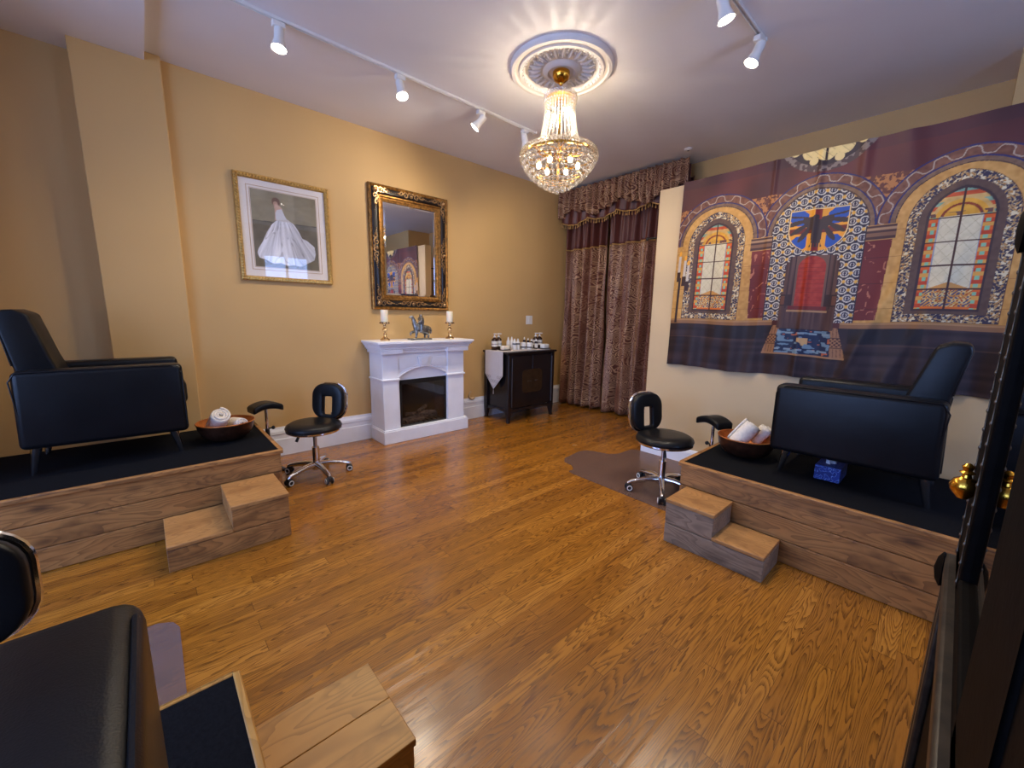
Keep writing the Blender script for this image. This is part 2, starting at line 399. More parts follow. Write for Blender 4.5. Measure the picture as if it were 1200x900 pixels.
def tag(o, label, cat, group=None, kind=None):
    o['label'] = label; o['category'] = cat
    if group: o['group'] = group
    if kind: o['kind'] = kind
    return o
def thing(name, label, cat, loc=(0, 0, 0), rot=0.0, group=None):
    o = bpy.data.objects.new(name, None); COL.objects.link(o); o.empty_display_size = 0.1
    o.location = loc; o.rotation_euler = (0, 0, rot)
    return tag(o, label, cat, group)
def struct(o, label=None, cat=None):
    o['kind'] = 'structure'
    if label: o['label'] = label; o['category'] = cat
    return o

# ------------------------------------------------------------------ the room
struct(MB().box(XW - .15, XC + .15, YB - .15, 4.3, -0.1, 0).build('floor', 'floor', smooth=False), 'glossy honey oak strip floor running the length of the room', 'floor')
struct(MB().box(XW - .15, XC + .15, YB - .15, 4.3, ZC, ZC + .1).build('ceiling', 'ceiling', smooth=False), 'pale grey plaster ceiling over the whole room', 'ceiling')
struct(MB().box(0.2, XC + .15, YA, YA + .15, 0, ZC).build('wall_left', 'wall', smooth=False), 'tan wall behind the fireplace, picture and gilt mirror', 'wall')
struct(MB().box(-0.183, 0.262, 3.92, YA + .3, 0, ZC).build('trim_1', 'wall', smooth=False, bevel=0.006), 'shallow tan pilaster on the left wall by the armchair', 'pilaster')
struct(MB().box(XW - .15, -0.1, 4.12, 4.27, 0, ZC).build('wall_far_left', 'wall', smooth=False), 'shadowed tan wall set back at the far left', 'wall')
struct(MB().box(XW, 0.178, YB, 4.12, 2.93, ZC).build('trim_2', 'ceiling', smooth=False), 'dropped white ceiling section at upper left', 'soffit')
struct(MB().box(-1.25, -1.10, 3.00, 4.12, 0, ZC).build('added_daylight_blocker', 'wall', smooth=False))  # unseen stub wall, added to keep window daylight off the left recess
struct(MB().box(XC, XC + .15, YB - .15, YA + .15, 0, ZC).build('wall_far', 'wall', smooth=False), 'tan end wall seen above the tapestry partition', 'wall')
struct(MB().box(3.49, 3.60, -1.6, 1.945, 0, 2.385).build('wall_right', 'panel', smooth=False, bevel=0.004), 'cream partition wall carrying the castle tapestry', 'wall')
struct(MB().box(4.25, XC, -1.7, -0.018, 0, ZC).build('trim_3', 'wall', smooth=False), 'tan pier at the upper right corner of the room', 'pier')
bw_ = MB(); bx0, bx1, bz0, bz1 = 1.9, 2.8, 1.0, 2.45
bw_.box(XW - .15, bx0, YB - .15, YB, 0, ZC); bw_.box(bx1, XC + .15, YB - .15, YB, 0, ZC); bw_.box(bx0, bx1, YB - .15, YB, 0, bz0); bw_.box(bx0, bx1, YB - .15, YB, bz1, ZC)
struct(bw_.build('wall_back', 'wall', smooth=False))
f = MB()
for x in (bx0, bx1 - .05, (bx0 + bx1) / 2 - .025): f.box(x, x + .05, YB - .1, YB - .04, bz0, bz1)
for z in (bz0, bz1 - .05): f.box(bx0, bx1, YB - .1, YB - .04, z, z + .05)
w = f.build('window_3', 'white', smooth=False); struct(w)
MB().box(bx0, bx1, YB - .075, YB - .07, bz0, bz1).build('pane', 'glass', w, smooth=False)
p = light('daylight_portal', 'AREA', ((bx0 + bx1) / 2, YB + .005, (bz0 + bz1) / 2), 1.0, (1, 1, 1), shape='RECTANGLE', size=bx1 - bx0, size_y=bz1 - bz0)
p.rotation_euler = (PI / 2, 0, 0); p.data.cycles.is_portal = True
# shop-front wall with two big windows (behind the camera)
fw = MB()
wins = [(-0.6, 1.1), (1.4, 2.9)]
z0, z1 = 0.55, 2.75
fw.box(XW - .15, XW, YB - .15, 4.27, 0, z0); fw.box(XW - .15, XW, YB - .15, 4.27, z1, ZC)
ys = [YB - .15] + [v for w in wins for v in w] + [4.27]
for a, b in zip(ys[::2], ys[1::2]): fw.box(XW - .15, XW, a, b, z0, z1)
struct(fw.build('wall_front', 'wall', smooth=False))
for i, (a, b) in enumerate(wins):
    f = MB()
    for y in (a, b - .05, (a + b) / 2 - .025): f.box(XW - .1, XW - .04, y, y + .05, z0, z1)
    for z in (z0, z1 - .05, 2.1): f.box(XW - .1, XW - .04, a, b, z, z + .05)
    w = f.build('window_%d' % (i + 1), 'white', smooth=False); struct(w)
    MB().box(XW - .075, XW - .07, a, b, z0, z1).build('pane', 'glass', w, smooth=False)
    p = light('daylight_portal', 'AREA', (XW + .005, (a + b) / 2, (z0 + z1) / 2), 1.0, (1, 1, 1), shape='RECTANGLE', size=z1 - z0, size_y=b - a)
    p.rotation_euler = (0, -PI / 2, 0); p.data.cycles.is_portal = True

def baseboard(name, x0, x1, lab):
    b = MB()
    prof = [(0, 0), (.022, 0), (.022, .15), (.017, .155), (.017, .195), (.022, .20), (.020, .225), (.010, .245), (.008, .262), (0, .262)]
    b.prism(prof, lambda d, z, t: (t, YA - d, z), x0, x1)
    struct(b.build(name, 'white', smooth=False), lab, 'baseboard')
baseboard('baseboard_left', 0.262, 1.66, 'tall white baseboard between the armchair platform and the fireplace')
baseboard('baseboard_far', 2.60, XC, 'tall white baseboard right of the fireplace behind the black cabinet')
bb = MB(); bb.prism([(0, 0), (.018, 0), (.018, .10), (.008, .125), (0, .13)], lambda d, z, t: (3.49 - d, t, z), -1.0, 1.945)
struct(bb.build('baseboard_right', 'white', smooth=False), 'low white baseboard under the tapestry partition', 'baseboard')

# ------------------------------------------------------------------ furniture builders
def platform(label, loc, rot, length, depth, mats, name_group, tw=.022):
    """local: front face at y=0 (facing -y), the guest end at x=length ... origin at the front guest-end corner, running to -x and +y"""
    t = thing('pedicure_platform', label, 'platform', loc, rot, name_group)
    H = 0.40
    clad = MB()
    for k in range(3): clad.box(-length, -0.012, 0.012, 0.034, k * .1265 + .002, (k + 1) * .1265 - .002)
    clad.build('front_planks', mats[0], t, bevel=.003)
    MB().box(-length, -0.03, .034, depth - .01, 0, .378).build('core', 'darkwood', t, smooth=False)
    e = MB()
    e.box(-.03, -.008, .034, depth - .01, 0, .378)
    e.build('end_panel', 'darkwood', t, bevel=.003)
    tr = MB(); tr.box(-length, 0, -.006, tw, .378, .402); tr.box(-tw, 0, tw, depth, .378, .402)
    tr.build('edge_trim', mats[1], t, bevel=.004)
    MB().box(-length, -tw, tw, depth, .378, .4005).build('carpet_top', 'carpet', t, smooth=False)
    return t

def step_unit(label, loc, rot, w, d, upper_w, wood, tread, mirror=False, split=False):
    """two-tier step; local x along the platform front (0..w), y 0 (platform face) .. -d ; upper tier at the high-x end"""
    t = thing('wooden_step', label, 'step', loc, rot, 'two-tier steps up to the platforms')
    u0, u1 = (w - upper_w, w) if not mirror else (0, upper_w)
    l0, l1 = (0, w - upper_w) if not mirror else (upper_w, w)
    MB().box(0, w, -d, -.002, 0, .112).build('lower_box', wood, t, bevel=.003)
    a = MB(); a.box(u0, u1, -d, -.002, .1165, .238); a.build('upper_box', wood, t, bevel=.003)
    MB().box(l0, l1, -d - .004, -.002, .116, .135).build('lower_tread', tread, t, bevel=.003)
    um = (u0 + u1) / 2
    if split:
        for xa, xb in ((u0 - .003, um - .0008), (um + .0008, u1 + .003)):
            MB().box(xa, xb, -d - .004, -.002, .239, .26).build('tread_board', tread, t, bevel=.002)
    else:
        MB().box(u0 - .003, u1 + .003, -d - .004, -.002, .239, .26).build('upper_tread', tread, t, bevel=.003)
    return t

def armchair(label, loc, rot, arm_h, back_h, w=.60):
    t = thing('armchair', label, 'armchair', loc, rot, 'black leather pedicure armchairs')
    hw = w / 2; aw = .135; D = .70
    for s in (-1, 1):
        b = MB(); x0, x1 = (hw - aw, hw) if s > 0 else (-hw, -hw + aw)
        poly = [(0.018, .155), (D, .145), (D, arm_h), (.03, arm_h)]
        b.prism(poly, lambda y, z, x: (x, y, z), x0, x1)
        a = b.build('armrest', 'leather', t, bevel=.028, seg=4)
        xs = s * (hw - .007)
        pts = [(xs, .05, .17), (xs, .024, arm_h - .05), (xs, .05, arm_h - .006), (xs, D - .05, arm_h - .006), (xs, D - .006, arm_h - .05), (xs, D - .007, .19)]
        sm = []
        for i in range(len(pts) - 1):
            for k in range(6): sm.append(Vector(pts[i]).lerp(Vector(pts[i + 1]), k / 6))
        sm.append(Vector(pts[-1]))
        MB().tube(sm, .0035, 6).build('piping', 'leather', a)
    MB().box(-hw + aw + .002, hw - aw - .002, .10, D + .018, .29, .445).build('seat_cushion', 'leather', t, bevel=.035, seg=4)
    MB().box(-hw + aw + .002, hw - aw - .002, .04, D - .012, .155, .288).build('seat_base', 'leather', t, bevel=.01)
    b = MB(); bw = hw - aw + .008
    prof = [(.012, .16), (.030, arm_h), (-.012, back_h - .03), (.0, back_h), (.06, back_h + .004), (.112, back_h - .02), (.165, arm_h + .06), (.20, arm_h - .06), (.20, .30)]
    b.prism(prof, lambda y, z, x: (x, y, z), -bw, bw)
    bk = b.build('backrest', 'leather', t, bevel=.03, seg=4)
    for s in (-1, 1):
        pts = [(s * (bw - .006), y, z) for y, z in [(.026, arm_h + .02), (-.004, back_h - .04), (.012, back_h - .01), (.06, back_h - .004), (.10, back_h - .024), (.15, arm_h + .07)]]
        MB().tube(pts, .0035, 6).build('piping', 'leather', bk)
    for sx_ in (-1, 1):
        for y0, dy in ((.07, -.03), (.62, .035)):
            MB().cyl((sx_ * (hw - .09), y0 + dy, 0.0035), (sx_ * (hw - .075), y0, .17), .013, .024, 14).build('leg', 'chrome', t)
    return t

def rrect(w, h, r, n=6):
    pts = []
    for cx, cy, a0 in ((w / 2 - r, h / 2 - r, 0), (-w / 2 + r, h / 2 - r, 90), (-w / 2 + r, -h / 2 + r, 180), (w / 2 - r, -h / 2 + r, 270)):
        for k in range(n + 1):
            a = math.radians(a0 + 90 * k / n); pts.append((cx + r * math.cos(a), cy + r * math.sin(a)))
    return pts

def ring_pad(outer, inner, thick):
    """solid ring between two outlines with equal counts; plane a(width), b(height); depth 0..thick"""
    b = MB(); n = len(outer)
    vs = [(0, a, z) for a, z in outer] + [(0, a, z) for a, z in inner] + [(thick, a, z) for a, z in outer] + [(thick, a, z) for a, z in inner]
    fs = []
    for i in range(n):
        j = (i + 1) % n
        fs += [(i, j, n + j, n + i), (2 * n + i, 3 * n + i, 3 * n + j, 2 * n + j), (i, 2 * n + i, 2 * n + j, j), (n + i, n + j, 3 * n + j, 3 * n + i)]
    return b.add(vs, fs)

def stool(label, loc, rot, spin=0.0):
    """backrest on the local +x side"""
    t = thing('rolling_stool', label, 'stool', loc, rot, 'black pedicure stools with chrome bases')
    zs = .385
    MB().lathe([(0, zs + .055), (.10, zs + .056), (.165, zs + .052), (.195, zs + .036), (.203, zs + .018), (.195, zs + .002), (.0, zs)], 40).build('seat', 'vinyl', t)
    MB().lathe([(0, zs - .016), (.19, zs - .016), (.200, zs - .008), (.200, zs + .002), (0, zs + .002)], 40).build('seat_rim', 'chrome', t)
    W, H = .275, .285
    o = rrect(W, H, .10); i_ = [(a * .30, b * .52 - .035) for a, b in rrect(W, H, .03)]
    pad = ring_pad(o, i_, .05).xf(Matrix.Translation((.175, 0, .565)) @ Matrix.Rotation(math.radians(7), 4, 'Y'))
    pad.build('backrest', 'vinyl', t, bevel=.014, seg=3)
    out = [(.062, a * 1.02, z * 1.02) for a, z in o]
    rim = MB().tube(out, .011, 8, closed=True)
    rim.xf(Matrix.Translation((.172, 0, .565)) @ Matrix.Rotation(math.radians(7), 4, 'Y')).build('backrest_rim', 'chrome', t)
    MB().tube([(.10, 0, zs - .02), (.21, 0, zs - .02), (.236, 0, zs + .01), (.24, 0, .46)], .011, 8).build('back_bracket', 'chrome', t)
    MB().cyl((0, 0, .09), (0, 0, .235), .026, .026, 18).build('column_sleeve', 'chrome', t)
    MB().cyl((0, 0, .235), (0, 0, zs - .015), .014, .014, 14).build('gas_column', 'steel', t)
    MB().tube([(0, 0, zs - .03), (-.07, .06, zs - .035), (-.085, .075, zs - .05), (-.10, .085, zs - .085)], [.005, .005, .010, .012], 8).build('height_lever', 'blackplastic', t)
    MB().lathe([(.0, .055), (.034, .055), (.036, .105), (.028, .12), (0, .12)], 20).build('hub', 'chrome', t)
    for k in range(5):
        a = spin + 2 * PI * k / 5
        mr = Matrix.Rotation(a, 4, 'Z')
        l = MB(); st = [(.02, .094, .024), (.09, .094, .021), (.17, .08, .018), (.225, .068, .016), (.25, .056, .012)]
        l.tube([(x, 0, z) for x, z, r in st], [r for *_, r in st], 10).xf(mr)
        lg = l.build('leg', 'chrome', t)
        c = MB(); cy = Matrix.Rotation(PI / 2, 3, 'X')
        fork = MB().box(.222, .258, -.014, .014, .02, .055).xf(mr).build('caster_fork', 'blackplastic', lg, bevel=.006)
        for s in (-1, 1):
            c.lathe([(0, -.007), (.022, -.007), (.0255, -.003), (.0255, .003), (.022, .007), (0, .007)], 18, (.24, s * .019, .026), cy)
        c.xf(mr).build('caster_wheel', 'blackplastic', lg)
        for s in (-1, 1):
            w = MB().tube([(.24 + .017 * math.cos(q), s * .0265, .026 + .017 * math.sin(q)) for q in [2 * PI * i / 16 for i in range(16)]], .0035, 6, closed=True)
            w.xf(mr).build('caster_ring', 'whiteplastic', lg)
    return t

def foot_rest(label, loc, rot):
    """saddle pad on a post; pad long axis local x"""
    t = thing('foot_rest', label, 'foot rest', loc, rot, 'padded foot rests at the platform ends')
    b = MB()
    nx, ny = 14, 6
    def top(u, v):
        x = (u - .5) * .22; y = (v - .5) * .14
        return (x, y, .575 - 2.6 * x * x + .004)
    def bot(u, v):
        x = (u - .5) * .22; y = (v - .5) * .14
        return (x, y, .528 - 2.6 * x * x)
    vs = [top(i / nx, j / ny) for j in range(ny + 1) for i in range(nx + 1)] + [bot(i / nx, j / ny) for j in range(ny + 1) for i in range(nx + 1)]
    N = (nx + 1) * (ny + 1); q = lambda i, j: j * (nx + 1) + i
    fs = []
    for j in range(ny):
        for i in range(nx):
            fs.append((q(i, j), q(i + 1, j), q(i + 1, j + 1), q(i, j + 1))); fs.append((N + q(i, j), N + q(i, j + 1), N + q(i + 1, j + 1), N + q(i + 1, j)))
    for i in range(nx):
        for j in (0, ny): fs.append((q(i, j), q(i + 1, j), N + q(i + 1, j), N + q(i, j)))
    for j in range(ny):
        for i in (0, nx): fs.append((q(i, j), q(i, j + 1), N + q(i, j + 1), N + q(i, j)))
    b.add(vs, fs).build('pad', 'vinyl', t, bevel=.016, seg=3)
    MB().cyl((0, 0, .02), (0, 0, .36), .016, .016, 14).build('lower_post', 'blackplastic', t)
    MB().cyl((0, 0, .36), (0, 0, .535), .0115, .0115, 14).build('upper_post', 'chrome', t)
    k = MB().cyl((0, 0, .36), (.035, -.0, .36), .006, .006, 10); k.ball((.045, 0, .36), .015, 12); k.build('clamp_knob', 'blackplastic', t)
    f = MB().box(-.025, .09, -.02, .02, 0, .02); f.box(.06, .09, -.07, .07, 0, .02); f.build('foot', 'blackplastic', t, bevel=.004)
    return t

def bowl(label, loc, r=.17, h=.125):
    t = thing('copper_bowl', label, 'bowl', loc, 0, 'copper foot-soak bowls')
    out = [(.0, 0), (.075, 0), (.10, .008), (.135, .035), (.158, .075), (r, h)]
    inn = [(r - .004, h), (.153, .078), (.13, .041), (.095, .016), (0, .012)]
    MB().lathe(out, 40, cap=False).build('bowl_outside', 'bronze', t)
    MB().lathe([(r, h)] + inn, 40, cap=False).build('bowl_inside', 'copper', t)
    MB().tube([(r * math.cos(2 * PI * i / 48) * .99, r * math.sin(2 * PI * i / 48) * .99, h) for i in range(48)], .004, 8, closed=True).build('rolled_rim', 'copper', t)
    return t

def towel(label, base, dirn, length=.17, R=.045, turns=3.4):
    """rolled towel from its lower end along dirn"""
    pts = []; n = 110; r0 = .010
    for i in range(n + 1):
        a = turns * 2 * PI * i / n; r = r0 + (R - r0) * i / n; pts.append((r * math.cos(a), r * math.sin(a)))
    b = MB(); nz = 8
    def fn(u, v):
        k = min(n, int(round(u * n))); x, y = pts[k]; q = 1.0 - .06 * (2 * v - 1) ** 6
        return (x * q, y * q, v * length + .004 * math.sin(k * .13))
    b.grid(fn, n, nz)
    o = b.build('rolled_towel', 'towel', None, solid=(R - r0) / turns * .86, loc=base)
    o.rotation_euler = Vector(dirn).to_track_quat('Z', 'Y').to_euler(); tag(o, label, 'towel', 'rolled white towels in the copper bowls'); return o

# ------------------------------------------------------------------ platforms, chairs, stools
PL = thing  # alias only for readability below
# left platform: front faces -y, guest end at +x
platform('long wooden plank platform with black top under the left armchair', (.585, 2.84, 0), 0, 1.62, .88, ('pineX', 'pineX'), 'wooden pedicure platforms')
step_unit('two-tier wooden step against the left platform', (-.03, 2.838, 0), 0, .545, .383, .272, 'pineX', 'treadX')
# right platform: front faces -x, guest end at +y  (local -y -> world -x ; local x -> world y)
def place_right(p): return p
tR = platform('wooden plank platform with black top under the right armchair, by the tapestry', (2.385, 1.07, 0), 0, 2.0, .92, ('pineX', 'pineX'), 'wooden pedicure platforms')
tR.matrix_local = Matrix(((0, 1, 0, 2.385), (1, 0, 0, 1.07), (0, 0, 1, 0), (0, 0, 0, 1)))
sR = step_unit('two-tier wooden step against the right platform, daylight grey painted in', (0, 0, 0), 0, .51, .258, .262, 'pineG', 'treadX') if 'pineG' in M else step_unit('two-tier wooden step against the right platform, daylight grey painted in', (0, 0, 0), 0, .51, .258, .262, 'dayGrey', 'treadX')
sR.matrix_local = Matrix(((0, 1, 0, 2.383), (1, 0, 0, .495), (0, 0, 1, 0), (0, 0, 0, 1)))
# near platform (lower left of the picture): front faces +x, guest end at +y
tN = platform('black-topped wooden platform closest to the camera, lower left', (.085, 1.09, 0), 0, 2.2, 1.05, ('pineX', 'goldX'), 'wooden pedicure platforms', .010)
tN.matrix_local = Matrix(((0, -1, 0, .085), (1, 0, 0, 1.09), (0, 0, 1, 0), (0, 0, 0, 1)))
sN = step_unit('two-tier golden pine step nearest the camera', (0, 0, 0), 0, .56, .30, .282, 'goldX', 'goldY', split=True)
sN.matrix_local = Matrix(((0, -1, 0, .087), (1, 0, 0, .482), (0, 0, 1, 0), (0, 0, 0, 1)))

armchair('black leather armchair on the left platform beside the pilaster', (-.555, 3.42, .4005), -PI / 2, .56, .865)
armchair('black leather armchair on the right platform before the tapestry', (2.905, -.04, .4005), 0, .525, .785)
armchair('black leather armchair nearest the camera, only one armrest in view', (-.335, -.045, .4005), 0, .53, .80)

stool('rolling stool in front of the white fireplace, beside the left platform', (.905, 3.29, 0), math.radians(38), math.radians(20))
stool('rolling stool standing on the brown mat beside the tapestry partition', (2.75, 1.355, .0032), math.radians(72), math.radians(66))
stool('rolling stool at the left frame edge, only the top of its back showing', (-.43, 1.37, .0032), math.radians(90), math.radians(10))
foot_rest('black saddle foot rest between the left bowl and the stool', (.645, 3.60, 0), math.radians(12))
foot_rest('black saddle foot rest between the right bowl and the stool', (3.02, 1.125, .0032), math.radians(65))

bowl('copper bowl at the end of the left platform', (.352, 3.33, .4015))
bowl('copper bowl at the end of the right platform', (2.84, .85, .4015), .165)
towel('rolled white towel leaning up out of the left bowl, spiral end showing', (.285, 3.37, .475), (.18, -.62, .62), .17, .058, 3.2)
towel('rolled white towel lying low in the left bowl', (.40, 3.40, .495), (.25, -.90, .10), .15, .042, 3)
towel('rolled white towel standing up in the right bowl', (2.79, .90, .475), (.30, -.42, .70), .17, .055, 3.2)
towel('rolled white towel tucked behind the other in the right bowl', (2.925, .83, .487), (.10, -.40, .60), .12, .042, 3)

tb = thing('tissue_box', 'blue patterned tissue box under the right armchair', 'tissue box', (2.83, .395, .4005))
MB().box(-.10, .10, -.058, .058, 0, .082).build('box', 'tissuebox', tb, bevel=.003)
tt = MB()
def tis(u, v):
    a = u * PI * 1.2; return ((u - .5) * .09 + .012 * math.sin(v * 5), .022 * math.sin(a * 3) * (1 - v * .3) + .01 * v, .082 + v * (.035 + .015 * math.sin(u * 7)))
tt.grid(tis, 14, 6).build('tissue', 'paper', tb, solid=.001)

def floor_mat_obj(label, poly, mat):
    b = MB(); b.prism(poly, lambda x, y, z: (x, y, z), .0004, .0030)
    tag(b.build('chair_mat', mat, None, smooth=False), label, 'chair mat', 'clear vinyl chair mats')
floor_mat_obj('clear brownish vinyl chair mat with a lip, under the right stool',
    [(2.47, 1.09), (2.50, 2.0), (2.52, 2.05), (2.58, 2.05), (2.64, 2.12), (2.66, 2.22), (2.73, 2.275), (2.97, 2.31), (3.05, 2.29), (3.10, 2.22), (3.14, 2.08), (3.22, 2.03), (3.42, 2.02), (3.46, 1.98), (3.465, 1.09)], 'mat_plastic')
floor_mat_obj('clear violet vinyl chair mat beyond the nearest armchair', [(-.02, 1.10), (-.016, 1.98), (-.035, 2.03), (-.08, 2.06), (-.9, 2.08), (-.9, 1.10)], 'mat_plastic2')

# ------------------------------------------------------------------ fireplace
fp = thing('fireplace', 'white electric fireplace with arched mantel surround below the gilt mirror', 'fireplace', (2.12, 3.97, 0))
def L(x, y): return x - 2.12, y - 3.97
b = MB(); b.box(-.485, .52, -.325, 0, 0, .125); b.box(-.478, .513, -.318, 0, .125, .137)
b.build('plinth', 'white', fp, bevel=.004)
for x0, x1 in ((-.470, -.305), (.268, .478)): MB().box(x0, x1, -.300, 0, .137, .90).build('pilaster', 'white', fp, bevel=.004)
for x0, x1 in ((-.470, -.305), (.268, .478)):
    MB().box(x0 - .012, x1 + .012, -.314, 0, .628, .648).build('capital_moulding', 'white', fp, bevel=.005)
# arched breast between the pilasters
cx = (-.305 + .268) / 2
arch = []
for k in range(21):
    u = k / 20; x = -.305 + u * .573; arch.append((x, .645 + .095 * math.sin(PI * u) ** .85))
poly = [(-.305, .90)] + arch + [(.268, .90)]
b = MB(); b.prism(poly[::-1], lambda x, z, y: (x, y, z), -.285, -.05); b.build('arch_panel', 'white', fp, bevel=.003)
b = MB(); b.prism([(-.305, .60), (-.305, .645)] + [(x, z + .002) for x, z in arch] + [(.268, .60)], lambda x, z, y: (x, y, z), -.262, -.05)
b.box(-.305, -.278, -.262, -.05, .137, .61); b.box(.262, .268, -.262, -.05, .137, .61); b.build('inner_surround', 'white', fp, bevel=.003)
b = MB(); b.tube([(x, -.287, z + .010) for x, z in arch], .011, 8); b.tube([(x, -.287, z + .028) for x, z in arch], .006, 8); b.build('arch_moulding', 'white', fp)
b = MB(); b.prism([(cx - .045, .745), (cx + .045, .745), (cx + .068, .85), (cx - .068, .85)], lambda x, z, y: (x, y, z), -.305, -.285)
b.prism([(cx - .030, .765), (cx + .030, .765), (cx + .046, .835), (cx - .046, .835)], lambda x, z, y: (x, y, z), -.313, -.305); b.build('keystone', 'white', fp, bevel=.003)
for s in (-1, 1): MB().prism([(cx + s * .085, .768), (cx + s * .27, .735), (cx + s * .27, .84), (cx + s * .105, .84)][::s], lambda x, z, y: (x, y, z), -.291, -.285).build('raised_panel', 'white', fp, bevel=.002)
b = MB()
tiers = [(.895, .925, .318, .018), (.925, .940, .335, .030), (.940, .965, .350, .042), (.965, .978, .368, .054), (.978, .992, .382, .062)]
for z0_, z1_, d_, e_ in tiers: b.box(-.470 - e_, .478 + e_, -d_, 0, z0_, z1_)
for s0, s1 in ((-.47, -.305), (.268, .478)):
    b.box(s0 - .03, s1 + .03, -.348, -.3, .893, .938)
b.build('cornice', 'white', fp, bevel=.004)
MB().box(-.545, .55, -.398, .0, .992, 1.016).build('mantel_shelf', 'white', fp, bevel=.004)
fb = MB()
fb.box(-.278, -.258, -.27, -.03, .125, .622); fb.box(.252, .264, -.27, -.03, .125, .622); fb.box(-.278, .264, -.27, -.03, .575, .622); fb.box(-.278, .264, -.27, -.03, .120, .142); fb.box(-.278, .264, -.05, -.03, .125, .62)
fbo = fb.build('firebox', 'firebox', fp, bevel=.003)
MB().box(-.258, .252, -.262, -.258, .142, .575).build('glass', 'fireglass', fbo, smooth=False)
for i, (x0, y0, z0_, x1, y1, z1_, r) in enumerate([(-.22, -.17, .175, .20, -.15, .185, .032), (-.15, -.12, .22, .16, -.20, .225, .026), (-.05, -.20, .245, .10, -.10, .275, .022), (-.20, -.22, .165, .02, -.21, .17, .022)]):
    b = MB(); pts = [Vector((x0, y0, z0_)).lerp(Vector((x1, y1, z1_)), k / 6) + Vector((0, random.uniform(-.006, .006), random.uniform(-.006, .006))) for k in range(7)]
    b.tube(pts, [r * random.uniform(.85, 1.1) for _ in pts], 10).build('log', 'logs', fbo)
b = MB(); b.box(-.25, .24, -.25, -.06, .142, .152)
for k in range(9): b.box(-.23 + k * .055, -.222 + k * .055, -.245, -.09, .152, .165)
b.build('grate', 'blackplastic', fbo)

def candlestick(x, side):
    t = thing('candlestick', 'champagne metal candlestick at the %s end of the mantel' % side, 'candlestick', (x, 3.77, 1.016), 0, 'candlesticks on the mantel')
    MB().lathe([(0, 0), (.046, 0), (.048, .008), (.040, .018), (.022, .030), (.014, .045), (.020, .056), (.012, .070), (.009, .080), (.022, .095), (.026, .106), (.018, .118), (.009, .128), (.016, .140), (.010, .152), (.012, .166), (0, .166)], 24).build('stem', 'candle_metal', t)
    MB().lathe([(0, .166), (.036, .168), (.044, .180), (.047, .180), (.044, .172), (.030, .160), (0, .158)], 24).build('drip_cup', 'candle_metal', t)
    b = MB()
    for k in range(8):
        a = k * PI / 4; b.ball((.045 * math.cos(a), .045 * math.sin(a), .172), .007, 8)
    b.build('cup_bead', 'bronze', t)
    c = thing('candle', 'ivory pillar candle on the %s mantel candlestick' % side, 'candle', (x, 3.77, 1.016 + .1805), 0, 'pillar candles on the mantel')
    MB().lathe([(0, 0), (.034, 0), (.035, .004), (.035, .112), (.031, .117), (.0, .112)], 28).build('wax', 'wax', c)
    MB().cyl((0, 0, .11), (.002, 0, .122), .0012, .001, 6).build('wick', 'blackplastic', c)
candlestick(1.735, 'left'); candlestick(2.485, 'right')

# statuette: rider on a horse, skinned
def skinned(name, joints, edges, mat, parent, root=0, sub=2):
    me = bpy.data.meshes.new(name); me.from_pydata([j[:3] for j in joints], edges, [])
    me.materials.append(M[mat])
    o = bpy.data.objects.new(name, me); COL.objects.link(o); o.parent = parent
    sk = o.modifiers.new('skin', 'SKIN'); sk.use_smooth_shade = True
    for i, j in enumerate(joints):
        v = me.skin_vertices[0].data[i]; v.radius = (j[3] * 1.25, j[3] * 1.25); v.use_root = (i == root)
    sb = o.modifiers.new('sub', 'SUBSURF'); sb.levels = sub; sb.render_levels = sub
    return o
st = thing('figurine', 'small pewter figurine of a rider on a horse between the candlesticks', 'figurine', (2.125, 3.77, 1.016)); st.scale = (1.1, 1.1, 1.06)
MB().box(-.115, .10, -.045, .045, 0, .014).build('base', 'pewter', st, bevel=.004)
# horse facing -x
hj = [(.03, 0, .105, .032), (-.03, 0, .115, .030), (-.060, 0, .150, .021), (-.072, 0, .195, .015), (-.085, 0, .225, .014), (-.115, 0, .212, .008),
      (-.050, -.018, .075, .014), (-.055, -.02, .045, .009), (-.060, -.02, .016, .008), (-.055, .018, .080, .014), (-.095, .02, .065, .009), (-.088, .02, .04, .007),
      (.065, 0, .10, .027), (.060, -.020, .065, .016), (.078, -.02, .042, .009), (.068, -.02, .016, .009), (.050, .020, .065, .016), (.062, .02, .042, .009), (.052, .02, .016, .009),
      (.095, 0, .120, .010), (.110, 0, .095, .012), (.108, 0, .055, .009)]
he = [(0, 1), (1, 2), (2, 3), (3, 4), (4, 5), (1, 6), (6, 7), (7, 8), (1, 9), (9, 10), (10, 11), (0, 12), (12, 13), (13, 14), (14, 15), (12, 16), (16, 17), (17, 18), (12, 19), (19, 20), (20, 21)]
skinned('horse', hj, he, 'pewter', st)
rj = [(.015, 0, .150, .020), (.012, 0, .185, .022), (.010, 0, .212, .020), (.008, 0, .230, .009), (.005, 0, .246, .016),
      (.0, -.028, .205, .010), (-.012, -.034, .175, .008), (-.035, -.02, .165, .006), (.0, .028, .205, .010), (.030, .040, .18, .008), (.05, .035, .15, .006),
      (-.005, -.036, .135, .013), (-.012, -.040, .095, .009), (-.025, -.042, .07, .008), (-.005, .036, .135, .013), (-.012, .040, .095, .009), (-.025, .042, .07, .008)]
re_ = [(0, 1), (1, 2), (2, 3), (3, 4), (2, 5), (5, 6), (6, 7), (2, 8), (8, 9), (9, 10), (0, 11), (11, 12), (12, 13), (0, 14), (14, 15), (15, 16)]
skinned('rider', rj, re_, 'pewter', st)

